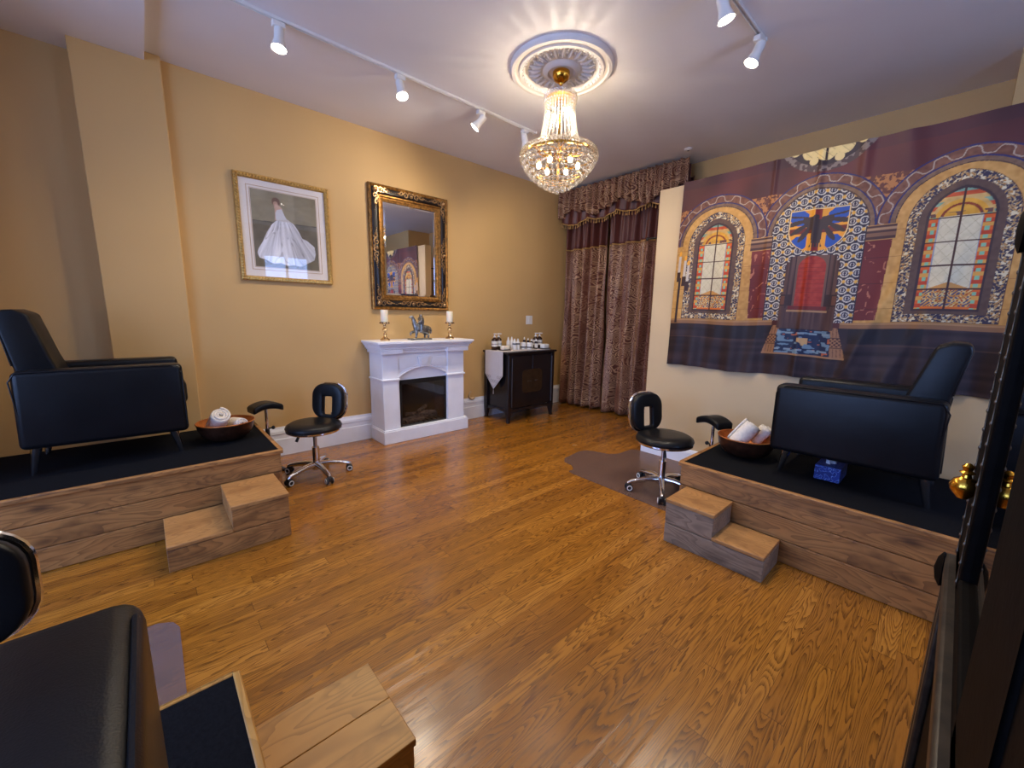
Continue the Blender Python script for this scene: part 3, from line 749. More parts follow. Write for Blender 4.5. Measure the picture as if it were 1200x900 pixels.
# ------------------------------------------------------------------ framed mirror and picture
def frame_prof(b, x0, x1, z0, z1, prof, yb):
    """mitred frame; prof list of (inset from the outer edge, depth out of the wall)"""
    n = len(prof); vs = []
    for cx_, cz_, sx_, sz_ in ((x0, z0, 1, 1), (x1, z0, -1, 1), (x1, z1, -1, -1), (x0, z1, 1, -1)):
        for ins, d in prof: vs.append((cx_ + sx_ * ins, yb - d, cz_ + sz_ * ins))
    fs = []
    for c in range(4):
        e = (c + 1) % 4
        for k in range(n - 1): fs.append((c * n + k, e * n + k, e * n + k + 1, c * n + k + 1))
    return b.add(vs, fs)
YM = YA - .001
mr = thing('wall_mirror', 'rectangular mirror in a black and gold carved frame over the fireplace', 'mirror', (2.145, YM, 1.91))
x0, x1, z0, z1 = 1.702 - 2.145, 2.588 - 2.145, 1.318 - 1.91, 2.508 - 1.91
frame_prof(MB(), x0, x1, z0, z1, [(0, 0), (0, .030), (.010, .040), (.024, .034), (.030, .026)], 0).build('outer_moulding', 'goldleaf', mr)
frame_prof(MB(), x0, x1, z0, z1, [(.030, .026), (.045, .038), (.075, .040), (.090, .028)], 0).build('black_panel', 'frame_black', mr)
frame_prof(MB(), x0, x1, z0, z1, [(.090, .028), (.096, .040), (.108, .042), (.116, .030), (.128, .030), (.138, .022), (.146, .022), (.150, .008)], 0).build('inner_moulding', 'goldleaf', mr)
MB().box(x0 + .145, x1 - .145, -.010, -.003, z0 + .145, z1 - .145).build('mirror_glass', 'mirror', mr, smooth=False)
frame_prof(MB(), x0 + .149, x1 - .149, z0 + .149, z1 - .149, [(0, .0101), (.018, .0125), (.0185, .0101)], 0).build('bevelled_edge', 'mirror', mr, smooth=False)
MB().box(x0 + .01, x1 - .01, -.004, 0, z0 + .01, z1 - .01).build('backing', 'frame_black', mr, smooth=False)
def scroll(b, cx_, cz_, s, flipx, flipz, rot):
    c, sn = math.cos(rot), math.sin(rot)
    for (ox, oz, tn, r0_) in ((.0, .0, 1.25, .024), (.038, .012, -1.1, .018), (-.036, .010, 1.0, .015)):
        pts = []; rad = []
        for k in range(13):
            a = tn * 2 * PI * k / 12; r = r0_ * (1 - .8 * k / 12)
            px, pz = (ox + r * math.cos(a)) * flipx, (oz + r * math.sin(a)) * flipz
            pts.append((cx_ + (px * c - pz * sn) * s, -.043, cz_ + (px * sn + pz * c) * s)); rad.append((.0062 - .003 * k / 12) * s)
        b.tube(pts, rad, 6)
    for k in range(4):
        px = (.055 + .013 * k) * flipx; pz = (.004 * math.sin(k * 1.5)) * flipz
        b.ball((cx_ + (px * c - pz * sn) * s, -.042, cz_ + (px * sn + pz * c) * s), .0075 * s * (1 - k * .15), 7)
ins = .060
for sx_ in (-1, 1):
    for sz_ in (-1, 1):
        X_, Z_ = (x1 - ins if sx_ > 0 else x0 + ins), (z1 - ins if sz_ > 0 else z0 + ins)
        orn = MB(); scroll(orn, X_ - sx_ * .055, Z_, 1.35, -sx_, 1, 0); scroll(orn, X_, Z_ - sz_ * .055, 1.35, -sz_, sx_, PI / 2)
        orn.ball((X_, -.044, Z_), .022, 10); orn.build('corner_scroll', 'copperlace', mr)
for sz_ in (-1, 1):
    Z_ = z1 - ins if sz_ > 0 else z0 + ins; orn = MB()
    for sx_ in (-1, 1): scroll(orn, sx_ * .06, Z_, 1.35, sx_, 1, 0)
    orn.ball((0, -.044, Z_), .018, 10); orn.build('centre_scroll', 'copperlace', mr)
for sx_ in (-1, 1):
    X_ = x1 - ins if sx_ > 0 else x0 + ins; orn = MB()
    for sz_ in (-1, 1): scroll(orn, X_, sz_ * .06, 1.35, sz_, 1, PI / 2)
    orn.ball((X_, -.044, 0), .018, 10); orn.build('centre_scroll', 'copperlace', mr)

def paint(name, nu, nv, fn_pos, fn_col, mat, parent=None, loc=(0, 0, 0)):
    """grid sheet whose own print is a per-vertex colour attribute"""
    u = np.linspace(0, 1, nu + 1); v = np.linspace(0, 1, nv + 1); Uu, Vv = np.meshgrid(u, v)
    pos = fn_pos(Uu.ravel(), Vv.ravel()); colr = fn_col(Uu.ravel(), Vv.ravel())
    idx = np.arange((nu + 1) * (nv + 1)).reshape(nv + 1, nu + 1)
    q = np.stack([idx[:-1, :-1], idx[:-1, 1:], idx[1:, 1:], idx[1:, :-1]], -1).reshape(-1, 4)
    me = bpy.data.meshes.new(name)
    me.vertices.add(len(pos)); me.vertices.foreach_set('co', pos.astype(np.float32).ravel())
    me.loops.add(q.size); me.loops.foreach_set('vertex_index', q.astype(np.int32).ravel())
    me.polygons.add(len(q)); me.polygons.foreach_set('loop_start', np.arange(0, q.size, 4, dtype=np.int32))
    me.update(calc_edges=True); me.validate()
    c = np.clip(colr / 255.0, 0, 1); c = np.where(c <= 0.04045, c / 12.92, ((c + 0.055) / 1.055) ** 2.4)
    at = me.color_attributes.new('print', 'FLOAT_COLOR', 'POINT')
    at.data.foreach_set('color', np.concatenate([c, np.ones((len(c), 1))], 1).astype(np.float32).ravel())
    me.materials.append(M[mat]); me.shade_smooth()
    o = bpy.data.objects.new(name, me); COL.objects.link(o); o.location = loc
    if parent: o.parent = parent
    return o
def inpoly(x, y, poly):
    r = np.zeros(x.shape, bool); n = len(poly)
    for i in range(n):
        xa, ya = poly[i]; xb, yb = poly[(i + 1) % n]
        if ya == yb: continue
        c = ((ya > y) != (yb > y)) & (x < (xb - xa) * (y - ya) / (yb - ya) + xa); r ^= c
    return r
def hashn(a, b, k=0):
    return np.modf(np.abs(np.sin(np.floor(a) * 127.1 + np.floor(b) * 311.7 + k * 74.7) * 43758.5453))[0]
def vnoise(a, b, k=0):
    fa, fb_ = a - np.floor(a), b - np.floor(b); fa = fa * fa * (3 - 2 * fa); fb_ = fb_ * fb_ * (3 - 2 * fb_)
    return (hashn(a, b, k) * (1 - fa) + hashn(a + 1, b, k) * fa) * (1 - fb_) + (hashn(a, b + 1, k) * (1 - fa) + hashn(a + 1, b + 1, k) * fa) * fb_

pc = thing('framed_picture', 'framed print of a woman in a pale ball gown seen from behind, gilt rope frame', 'picture', (.978, YM, 1.945))
px0, px1, pz0, pz1 = .622 - .978, 1.334 - .978, 1.532 - 1.945, 2.361 - 1.945
frame_prof(MB(), px0, px1, pz0, pz1, [(0, 0), (0, .022), (.006, .028), (.028, .026), (.034, .018), (.037, .010)], 0).build('frame', 'rope_gold', pc)
rp_ = MB()
for (ax, az, bx, bz) in ((px0, pz0, px1, pz0), (px1, pz0, px1, pz1), (px1, pz1, px0, pz1), (px0, pz1, px0, pz0)):
    ln = math.hypot(bx - ax, bz - az); n = int(ln / .021)
    dx, dz = (bx - ax) / ln, (bz - az) / ln; nx_, nz_ = -dz, dx
    for k in range(n):
        s0 = (k + .5) / n * ln; cx_, cz_ = ax + dx * s0 + nx_ * .017, az + dz * s0 + nz_ * .017
        h = .010
        rp_.tube([(cx_ - dx * .008 - nx_ * h, -.026, cz_ - dz * .008 - nz_ * h), (cx_, -.031, cz_), (cx_ + dx * .008 + nx_ * h, -.026, cz_ + dz * .008 + nz_ * h)], [.004, .006, .004], 6)
rp_.build('rope_carving', 'rope_gold', pc)
MB().box(px0 + .03, px1 - .03, -.008, -.001, pz0 + .03, pz1 - .03).build('mat_board', 'matboard', pc, smooth=False)
ix0, ix1, iz0, iz1 = .733 - .978, 1.226 - .978, 1.647 - 1.945, 2.254 - 1.945
gl = MB(); frame_prof(gl, ix0 - .026, ix1 + .026, iz0 - .026, iz1 + .026, [(0, .0081), (0, .009), (.004, .009), (.004, .0081)], 0); frame_prof(gl, ix0 - .006, ix1 + .006, iz0 - .006, iz1 + .006, [(0, .0081), (0, .009), (.003, .009), (.003, .0081)], 0)
gl.build('gold_fillet', 'gold_line', pc)
skirt = [(0.913, 2.035), (0.870, 1.99), (0.833, 1.93), (0.797, 1.851), (0.762, 1.79), (0.752, 1.755), (0.765, 1.718), (0.813, 1.705), (0.866, 1.678), (0.92, 1.688), (0.971, 1.67), (1.02, 1.68), (1.073, 1.672), (1.11, 1.69), (1.146, 1.712), (1.19, 1.735), (1.204, 1.79), (1.196, 1.85), (1.14, 1.896), (1.10, 1.91), (1.073, 1.97), (1.04, 2.02), (0.995, 2.051)]
torso = [(0.915, 2.145), (0.906, 2.09), (0.905, 2.035), (0.992, 2.047), (0.978, 2.068), (0.966, 2.12), (0.945, 2.145)]
def art_col(u, v):
    x = .733 + u * .493; z = 1.647 + v * .607
    c = np.zeros((len(u), 3)); n = vnoise(x * 9, z * 9, 1); n2 = vnoise(x * 40, z * 60, 2)
    up = z > 2.010 + .0275 * (x - .738)
    c[up] = (150, 140, 110); c[~up] = (112, 106, 92)
    c += (n[:, None] - .5) * 26 + (n2[:, None] - .5) * 10
    c[up & (x > 1.05)] -= 12
    line_ = np.abs(z - (2.010 + .0275 * (x - .738))) < .0025; c[line_] = (70, 62, 50)
    low = z < 1.72; c[low] = c[low] * .9 + np.array([14, 12, 4])
    # hair, neck, arm
    h = ((x - .915) / .030) ** 2 + ((z - 2.178) / .034) ** 2 < 1; c[h] = (112, 80, 58)
    h = ((x - .912) / .018) ** 2 + ((z - 2.163) / .02) ** 2 < 1; c[h] = (182, 146, 120)
    nk = inpoly(x, z, [(.905, 2.16), (.925, 2.16), (.95, 2.143), (.965, 2.12), (.91, 2.115), (.9, 2.14)]); c[nk] = (206, 172, 150)
    arm = inpoly(x, z, [(.90, 2.14), (.915, 2.13), (.922, 2.09), (.912, 2.035), (.896, 2.03), (.903, 2.08)]); c[arm] = (200, 166, 144)
    t_ = inpoly(x, z, [(0.918, 2.115)] + torso[1:5] + [(.955, 2.128)]); c[t_] = (214, 214, 216)
    wd = .05 + (2.06 - z) * .62; t1 = (x - .955 - (2.06 - z) * .05) / wd
    fold = .55 * vnoise(t1 * 8 + 20, z * 4, 51) + .45 * vnoise(t1 * 17 + 50, z * 7, 52)
    sk_ = inpoly(x, z, skirt)
    g_ = 172 + 78 * fold + 14 * (x < 1.0)
    c[sk_] = np.stack([g_, g_ + 1, g_ + 6], 1)[sk_]
    dark = sk_ & (np.abs(vnoise(t1 * 7 + 9, z * 5, 53) - .5) < .03); c[dark] -= 34
    lace = sk_ & (z > 2.03); c[lace] = (205, 200, 196)
    return c
paint('art_print', 150, 180, lambda u, v: np.stack([ix0 + u * (ix1 - ix0), np.full_like(u, -.0086), iz0 + v * (iz1 - iz0)], 1), art_col, 'art_print', pc)
MB().box(px0 + .034, px1 - .034, -.0125, -.0115, pz0 + .034, pz1 - .034).build('picture_glass', 'glass', pc, smooth=False)

# ------------------------------------------------------------------ tapestry
SC = .755
def gothic(d, z, w, spring, rise):
    """inside a pointed arch half-width w (d = distance from its axis)"""
    c = (rise * rise - w * w) / (2 * w); R = w + c
    return np.where(z < spring, d < w, (d + c) ** 2 + (z - spring) ** 2 < R * R)
def tap_col(u, v):
    y = 1.735 - u * 2.02; z = .87 + v * 1.53; s = SC - y; a = np.abs(s)
    n1 = vnoise(y * 60, z * 60, 1); n2 = vnoise(y * 140, z * 140, 2); n3 = vnoise(y * 6, z * 5, 3)
    c = np.empty((len(u), 3)); c[:] = (100, 54, 54); c += (n3[:, None] - .5) * np.array([34, 22, 22])
    sel = z > 2.33; c[sel] = c[sel] * np.array([.9, .95, 1.05])
    # speckled gold band over the spandrels
    sp = (z < 2.16 + .02 * n3) & (z > 1.8); gcol = np.where((n1 * .6 + n2 * .5 > .56)[:, None], np.array([186, 130, 84.]), np.array([110, 66, 50.])); c[sp] = gcol[sp]
    # arches
    for cs in (0.0, -.665, .665):
        d = np.abs(s - cs); zz = np.maximum(z - 1.88, 0); r = np.hypot(d, zz)
        up = z >= 1.86
        band = up & (r < .362); c[band] = (128, 88, 72); c[band] += (n1[band, None] - .5) * 30
        ang = np.arctan2(z - 1.88, s - cs)
        ms = np.sin(ang * 17); wv = np.abs(r - (.331 + .021 * np.tanh(2.4 * ms))) < .0030 * np.sqrt(1 + (.021 * 2.4 * 17 / .331 * np.cos(ang * 17) / np.cosh(2.4 * ms) ** 2) ** 2); w2 = up & (r < .358) & (r > .304) & wv; c[w2] = (184, 168, 164)
        for rr in (.300, .360):
            ln = up & (np.abs(r - rr) < .0042); c[ln] = (52, 52, 116)
        stn = up & (r < .296); c[stn] = (134, 108, 92); c[stn] += (n1[stn, None] - .5) * 26
        ln = up & (np.abs(r - .272) < .003); c[ln] = (74, 54, 50)
    # sandstone inside the side arches and below
    d = np.abs(a - .665)
    snd = (((z < 1.88) & (a > .26)) | ((np.hypot(d, np.maximum(z - 1.88, 0)) < .27) & (a > .35))) & (z > 1.235)
    c[snd] = (206, 160, 98); c[snd] += (n1[snd, None] - .5) * 24 + (n3[snd, None] - .5) * 22
    jl = snd & ((np.abs(np.modf(z / .16)[0] - .5) < .008)); c[jl] = (170, 124, 74)
    # capitals and red marble panels
    cp = (a > .265) & (a < .405) & (z > 1.79) & (z < 1.875); c[cp] = (138, 104, 86)
    for zc, hh in ((1.868, .006), (1.838, .007), (1.80, .008)):
        l_ = cp & (np.abs(z - zc) < hh); c[l_] = (86, 60, 54)
    l_ = cp & (np.abs(z - 1.853) < .006); c[l_] = (178, 146, 122)
    rp2 = (a > .262) & (a < .392 - .02 * (1.79 - z) / .5) & (z < 1.785) & (z > 1.29)
    vein = np.abs(vnoise(y * 22, z * 16, 9) - .5) < .035
    c[rp2] = (122, 50, 40); c[rp2] += (n3[rp2, None] - .5) * 30; c[rp2 & vein & (n1 > .45)] = (184, 120, 100)
    jl = rp2 & (np.abs(np.modf(z / .16)[0] - .5) < .008); c[jl] = (84, 32, 28)
    # patterned tiles of the central bay
    tl = (np.where(z > 1.88, np.hypot(a, z - 1.88) < .268, a < .262)) & (z > 1.27)
    py, pz = .062, .054
    row = np.floor(z / pz); yy = (s + np.where(row % 2 == 0, 0, py / 2)) / py; yy = yy - np.floor(yy) - .5; zz = z / pz - np.floor(z / pz) - .5
    r = np.hypot(yy * py, zz * pz) / .027
    tc_ = np.empty_like(c); tc_[:] = (58, 52, 74)
    tc_[(r < .98) & (r > .70)] = (206, 200, 206); tc_[(r < .70)] = (52, 50, 84); tc_[(r < .46) & (np.abs(yy) > .06)] = (188, 184, 196); tc_[(r < .26)] = (60, 56, 84)
    dm = (np.abs(np.abs(yy) - .5) * py + np.abs(zz) * pz) < .013; tc_[dm] = (222, 176, 92)
    c[tl] = tc_[tl] + (n2[tl, None] - .5) * 26
    ln = (z < 1.88) & (z > 1.27) & (np.abs(a - .262) < .003); c[ln] = (60, 50, 60)
    # side windows: floral border, grey frame, stained glass
    bo = gothic(d, z, .216, 1.86, .255) & (z > 1.278)
    bi = gothic(d, z, .168, 1.87, .20) & (z > 1.325)
    bd = bo & ~bi
    w1 = vnoise(y * 30, z * 30, 41) * 3.0; f1 = .5 + .5 * np.sin(y * 175 + 2.2 * np.sin(z * 95) + w1) * np.sin(z * 165 + 2.0 * np.sin(y * 110) - w1); f2 = vnoise(y * 95 + 9, z * 95, 22)
    bc = np.empty_like(c); bc[:] = (196, 172, 138); bc[f1 > .50] = (66, 60, 88); bc[(f1 > .36) & (f1 < .44)] = (110, 84, 70); bc[(f2 > .70)] = (226, 214, 196); bc[(f1 < .16)] = (186, 136, 78)
    c[bd] = bc[bd]
    ed = gothic(d, z, .219, 1.86, .258) & (z > 1.275) & ~bo; c[ed] = (96, 66, 54)
    c[bi] = (104, 82, 74); c[bi] += (n1[bi, None] - .5) * 14
    fi = gothic(d, z, .138, 1.87, .165) & (z > 1.342) ; c[fi] = (72, 54, 58)
    gi = gothic(d, z, .126, 1.87, .150) & (z > 1.355)
    gc = np.empty_like(c); gc[:] = (224, 214, 200); gc += (n1[:, None] - .5) * 14
    dl = np.minimum(np.abs(np.modf((d * 1.3 + z) / .075 + 40)[0] - .5), np.abs(np.modf((d * 1.3 - z) / .075 + 40)[0] - .5)) < .022; gc[dl] = (196, 184, 168)
    blk = np.floor(z / .022) % 3; ob = d > .086
    oc = np.empty_like(c); oc[:] = (222, 110, 30); oc[blk == 1] = (224, 170, 90); oc[(blk == 2)] = (196, 78, 28)
    tq = (d > .096) & (d < .114) & (np.modf(z / .044)[0] > .55); oc[tq] = (140, 196, 176)
    gc[ob] = oc[ob]; gc[(d > .082) & (d < .087)] = (150, 160, 190)
    tp = z > 1.875; ta = np.empty_like(c); ta[:] = (226, 172, 66)
    rr = np.hypot(d, z - 1.86); ta[np.abs(rr - .078) < .006] = (150, 70, 28); ta[(rr > .105)] = (212, 176, 120); ta[(rr > .122) & (blk == 0)] = (196, 90, 40); ta[(rr > .122) & (blk == 1)] = (132, 168, 160)
    ta[(z < 1.897) & (n1 > .5)] = (110, 76, 70); ta += (n1[:, None] - .5) * 26
    gc[tp] = ta[tp]
    bt = z < 1.47; ba = np.empty_like(c); ba[:] = (226, 200, 150); ba[f2 > .55] = (214, 160, 84); ba[(f1 > .62)] = (98, 92, 128); ba[(f1 < .2)] = (180, 80, 40); ba[(z < 1.37)] = (226, 122, 40); ba[d > .1] = oc[d > .1]
    gc[bt] = ba[bt]
    hm = (z > 1.47) & (z < 1.51 - d * .45); gc[hm] = (214, 160, 96)
    c[gi] = gc[gi]
    bar = gi & ((d < .0055) | (np.abs(z - 1.87) < .004) | (np.abs(z - 1.735) < .004) | (np.abs(z - 1.603) < .004) | (np.abs(z - 1.47) < .004)); c[bar] = (84, 50, 40)
    # rose window
    r = np.hypot(s, z - 2.556); rg = r < .297; c[rg] = (92, 74, 78); c[rg & (n1 > .55)] = (142, 128, 130)
    c[r < .258] = (66, 52, 58)
    an = np.arctan2(s, 2.556 - z)
    lobe = r < .205 + .028 * np.abs(np.cos(an * 6)); c[lobe] = (240, 216, 166); c[lobe] += (n1[lobe, None] - .5) * 18
    k = np.abs(np.modf(an / (PI / 4) + 20.5)[0] - .5) * (PI / 4) * r; c[lobe & (k < .007)] = (70, 54, 52)
    ln = lobe & ((np.abs(np.modf((s + z) / .05 + 50)[0] - .5) < .03) | (np.abs(r - .13) < .003)); c[ln] = (176, 146, 110)
    for j in range(-3, 4):
        aj = (j + .5) * PI / 8 * 1.55; cxj, czj = .232 * math.sin(aj), 2.556 - .232 * math.cos(aj)
        q = np.hypot(s - cxj, z - czj) < .026; c[q] = (238, 214, 168)
    # shield
    shw = np.where(z > 1.89, .160, .160 * np.sqrt(np.clip(1 - ((1.89 - z) / .142) ** 2, 0, 1)))
    sh = (a < shw) & (z < 2.018); c[(a < shw + .012) & (z < 2.028) & (z > 1.738)] = (86, 60, 50); c[(a < shw + .007) & (z < 2.024) & (z > 1.742)] = (232, 208, 172)
    sc = np.empty_like(c); sc[:] = (232, 164, 60); bl = ((s * 1.0 - (z - 1.90)) * (s + (z - 1.90)) < 0) ; 
    ang = np.arctan2(z - 1.895, s); seg_ = np.floor((ang + PI) / (PI / 4)).astype(int) % 2
    corner = (a > .055) & (np.abs(z - 1.885) > .035) & (np.abs(np.abs(z - 1.885) - a * .85) < .062)
    sc[corner] = (44, 92, 190); sc[(np.abs(z - 1.885) < .02)] = (120, 50, 36); sc[(a < .02)] = (140, 48, 36)
    # black eagle: body, head, tail, wings with feather gaps
    bod = (np.abs(s) < .030 - .05 * np.abs(z - 1.885)) & (z > 1.80) & (z < 1.955)
    wr = np.hypot(s, (z - 1.965) * 1.0); wa = np.arctan2(1.965 - z, a)
    wing = (wr > .02) & (wr < .150 - .035 * np.cos(wa * 16)) & (wa > -.18) & (wa < 1.25) & ~((wr > .085) & (np.cos(wa * 16) > .45))
    tail = (z < 1.83) & (z > 1.775) & (a < .014 + .4 * (1.83 - z)) & (np.cos(s * 420) > -.5)
    hd = (np.hypot(s + .012, z - 1.968) < .018) | ((np.abs(z - 1.968) < .005) & (s < -.02) & (s > -.045))
    sc[bod | wing | tail | hd] = (74, 60, 60)
    c[sh] = sc[sh]
    # throne
    tb_ = (a < np.where(z > 1.47, .152 - .02 * (z > 1.68) , .165)) & (z > 1.215) & (z < 1.72 - .25 * np.maximum(a - .10, 0) + .03 * (a > .135))
    c[tb_] = (92, 68, 66); c[tb_] += (vnoise(y * 90, z * 6, 4)[tb_, None] - .5) * 30
    for aa in (.095, .125): c[tb_ & (np.abs(a - aa) < .003) & (z > 1.36)] = (60, 40, 42)
    rd = (a < .080) & (z > 1.37) & ((z < 1.64) | (np.hypot(a, (z - 1.635)) < .080)); c[rd] = (168, 62, 44); c[rd] += (n1[rd, None] - .5) * 24; c[rd & (np.abs(np.modf(z / .028)[0] - .5) < .05)] = (140, 48, 38)
    c[tb_ & ~rd & (a < .092) & (z > 1.36) & (z < 1.72)] = (116, 90, 84)
    am = (a > .098) & (a < .165) & (z > 1.375) & (z < 1.455); c[am] = (62, 42, 42); c[(a > .135) & (a < .162) & (z > 1.385) & (z < 1.445)] = (112, 74, 58)
    st_ = (a < .118) & (np.abs(z - 1.340) < .006); c[st_] = (176, 140, 112); c[(a < .11) & (z > 1.35) & (z < 1.375)] = (120, 48, 44)
    # stone plinth, floor, carpet
    pl = (z < 1.272) & (z > 1.232) & (a > .2); c[pl] = (150, 112, 84); c[pl & (np.abs(z - 1.266) < .004)] = (182, 142, 106)
    fl = (z <= 1.235) & ~tb_; c[fl] = (58, 42, 48); stn_ = vnoise(y * 3, z * 42, 6); c[fl] += (stn_[fl, None] - .5) * 34
    shd = fl & (z > 1.135) & ((a > .25) & (a < .6)); c[shd] = (40, 28, 38)
    c[fl & (np.abs(z - 1.125) < .004) & (a > .3)] = (84, 64, 62)
    sidep = fl & (z > 1.03) & (a < .19 + .30 * (1.235 - z)) & (a > .145 + .07 * (1.235 - z)); c[sidep] = (166, 124, 98)
    kx = sidep & (np.abs(z - 1.135) < .03) & (np.cos(y * 260) * np.cos(z * 260) > .1); c[kx] = (90, 58, 46); c[sidep & (np.abs(np.abs(z - 1.135) - .034) < .003)] = (100, 72, 60)
    c[sidep & (np.abs(np.modf((a - .1 * (1.2 - z)) / .02)[0] - .5) < .1) & (np.abs(z - 1.135) > .04)] = (120, 86, 70)
    cr = fl & (a < .155 + .05 * (1.21 - z)) & (z < 1.21) & (z > 1.038); c[cr] = (34, 52, 92); k1 = vnoise(y * 38, z * 70, 31); c[cr & (k1 > .66)] = (120, 146, 178); c[cr & (k1 < .13)] = (190, 110, 80)
    c[cr & (np.abs(np.abs(z - 1.125) - .06) < .006) & (np.cos(y * 90) > -.3)] = (142, 160, 186)
    md = (a < .03) & (np.abs(z - 1.125) < .028 + .0 * a) & cr; c[md & (n1 > .35)] = (206, 168, 130)
    c[fl & (np.abs(z - 1.032) < .006) & (a < .25)] = (172, 132, 104)
    # candelabra at the left margin
    for k_, (sy, zt) in enumerate(((-.945, 1.80), (-.895, 1.76), (-.865, 1.72))):
        stem = (np.abs(s - sy) < .010) & (z < zt) & (z > zt - .13); c[stem] = (206, 196, 200)
        fl_ = (np.abs(s - sy) < .011) & (np.hypot(s - sy, (z - zt - .02) * .7) < .014); c[fl_] = (244, 178, 70)
        holder = (np.abs(s - sy) < .016) & (z < zt - .13) & (z > zt - .21); c[holder] = (70, 46, 36)
    pole = (np.abs(s + .93) < .012) & (z < 1.62) & (z > 1.24); c[pole] = (66, 52, 60)
    c = c * .86 - 8 + (c - 110) * .14; c[:, 2] *= .88; c[:, 0] += 4
    return np.clip(c, 0, 255)
def tap_pos(u, v):
    y = 1.735 - u * 2.02; z = .87 + v * 1.53
    sag = (1 - v)
    fold = .010 * np.exp(-((y - .775) / .018) ** 2) + .012 * np.exp(-((y - .55) / .03) ** 2) * (v > .55) * (v - .55) * 2.2 + .010 * np.exp(-((y - .28 - .25 * (v - .7)) / .05) ** 2) * np.clip(v - .4, 0, 1) * 1.5
    fold = fold + .007 * np.sin(y * 17 + 1.3 * np.sin(z * 3.1)) * (.35 + .65 * sag) + .006 * np.sin(y * 41 + z * 2) * sag ** 2 + .006 * np.exp(-((y - 1.05) / .015) ** 2) * v
    fold = fold + .010 * np.exp(-((y - .42 + .35 * (z - 1.2)) / .03) ** 2) * sag + .010 * np.exp(-((y - .20 + .30 * (z - 1.2)) / .035) ** 2) * sag
    x = 3.468 - fold * 1.5
    yy = y - np.where(u < .5, (.035 * sag - .015) * (1 - 2 * u), 0) * -1.0
    zz = z + .012 * np.sin(y * 9) * sag * .6 - .004 * np.sin(y * 5) * v
    return np.stack([x, yy, zz], 1)
tp = paint('tapestry', 640, 480, tap_pos, tap_col, 'cloth_print')
tag(tp, 'large cloth backdrop printed with a castle throne room, pinned on the right partition', 'tapestry')

# ------------------------------------------------------------------ curtains
def curtain(name, label, ya, yb, zb, seed, spread):
    t = thing(name, label, 'curtain', (4.56, (ya + yb) / 2, 0), 0, 'brocade curtain panels on the far wall')
    rnd = random.Random(seed); ph = rnd.uniform(0, 6); w = (ya - yb) / 2; yc = (ya + yb) / 2
    def shape(z0_, z1_):
        def fn(u, v):
            z = z0_ + (z1_ - z0_) * v; k = 1 - min(1, z / 2.75)
            y = (u - .5) * 2 * w * (1 + spread * k * math.cos(z * 1.1))
            a = u * 2 * PI
            x = .058 * math.sin(a * 5.0 + ph + .5 * math.sin(z * 1.3)) * (.55 + .6 * k) + .018 * math.sin(a * 11 + 2 * ph + z * .8) + .010 * math.sin(a * 3 + z * 2.1)
            return (x - .03 * k, y + .012 * math.sin(z * 5 + a * 4) * k, z + (0.012 * math.sin(a * 4 + ph) if z0_ < .1 and v == 0 else 0))
        return fn
    MB().grid(shape(zb, 2.19), 150, 40).build('brocade_panel', 'brocade', t, solid=.004, angle=180)
    MB().grid(shape(2.19, 2.80), 150, 14).build('plain_header', 'maroon', t, solid=.004, angle=180)
    f = shape(2.19, 2.80)
    MB().tube([(p[0] - .006, p[1], p[2]) for p in [f(i / 150, 0.0) for i in range(151)]], .008, 6).build('gold_braid', 'fringe', t)
curtain('curtain', 'left brocade curtain panel touching the tan wall corner', 3.93, 3.235, .03, 3, .012)
curtain('curtain', 'right brocade curtain panel beside the partition edge', 3.20, 2.16, .03, 8, .012)
va = thing('valance', 'gathered brocade valance with fringed maroon swag across the curtain top', 'valance', (4.42, 3.05, 0))
def vtop(u, v):
    y = (u - .5) * 1.80; a = u * 2 * PI
    zb_ = 2.63 + .05 * math.sin(a * 2.5 + .6) + .02 * math.sin(a * 7)
    z = zb_ + (2.95 - zb_) * v
    return (.034 * math.sin(a * 19 + math.sin(z * 6)) * (1.1 - .5 * v) + .014 * math.sin(a * 37), y, z)
MB().grid(vtop, 220, 12).build('gathered_ruffle', 'brocade_all', va, solid=.004, angle=180)
def sw_low(u): return 2.575 - .06 * abs(math.sin(u * PI * 4)) ** .8 + .02 * math.sin(u * 5)
def vsw(u, v):
    y = (u - .5) * 1.78; a = u * 2 * PI; zb_ = sw_low(u)
    return (.045 + .014 * math.sin(a * 12 + v * 2), y, zb_ + (2.90 - zb_) * v)
MB().grid(vsw, 200, 10).build('plain_swag', 'maroon', va, solid=.004, angle=180)
fr = MB()
pts = [vsw(i / 160, 0) for i in range(161)]
fr.tube([(p[0] - .006, p[1], p[2] + .006) for p in pts], .007, 6)
fr.build('gold_braid', 'fringe', va)
fr = MB()
for i in range(0, 161, 3):
    p = pts[i]; fr.cyl((p[0] - .006, p[1], p[2] - .002), (p[0] - .006, p[1], p[2] - .030), .003, .006, 6); fr.ball((p[0] - .006, p[1], p[2] - .036), .008, 6, 1.4)
fr.build('tassel_fringe', 'fringe', va)
cr = thing('curtain_rod', 'thin black rod sticking out from the partition edge beside the curtain', 'rod', (3.70, 2.02, 2.03))
MB().cyl((0, -.18, 0), (0, .13, 0), .008, .008, 12).build('pole', 'rod', cr)
MB().lathe([(0, -.018), (.014, -.010), (.016, 0), (.012, .012), (0, .018)], 14, (0, .14, 0)).build('finial', 'rod', cr)
MB().cyl((-.10, -.12, 0), (0, -.12, 0), .007, .007, 10).build('bracket', 'rod', cr)

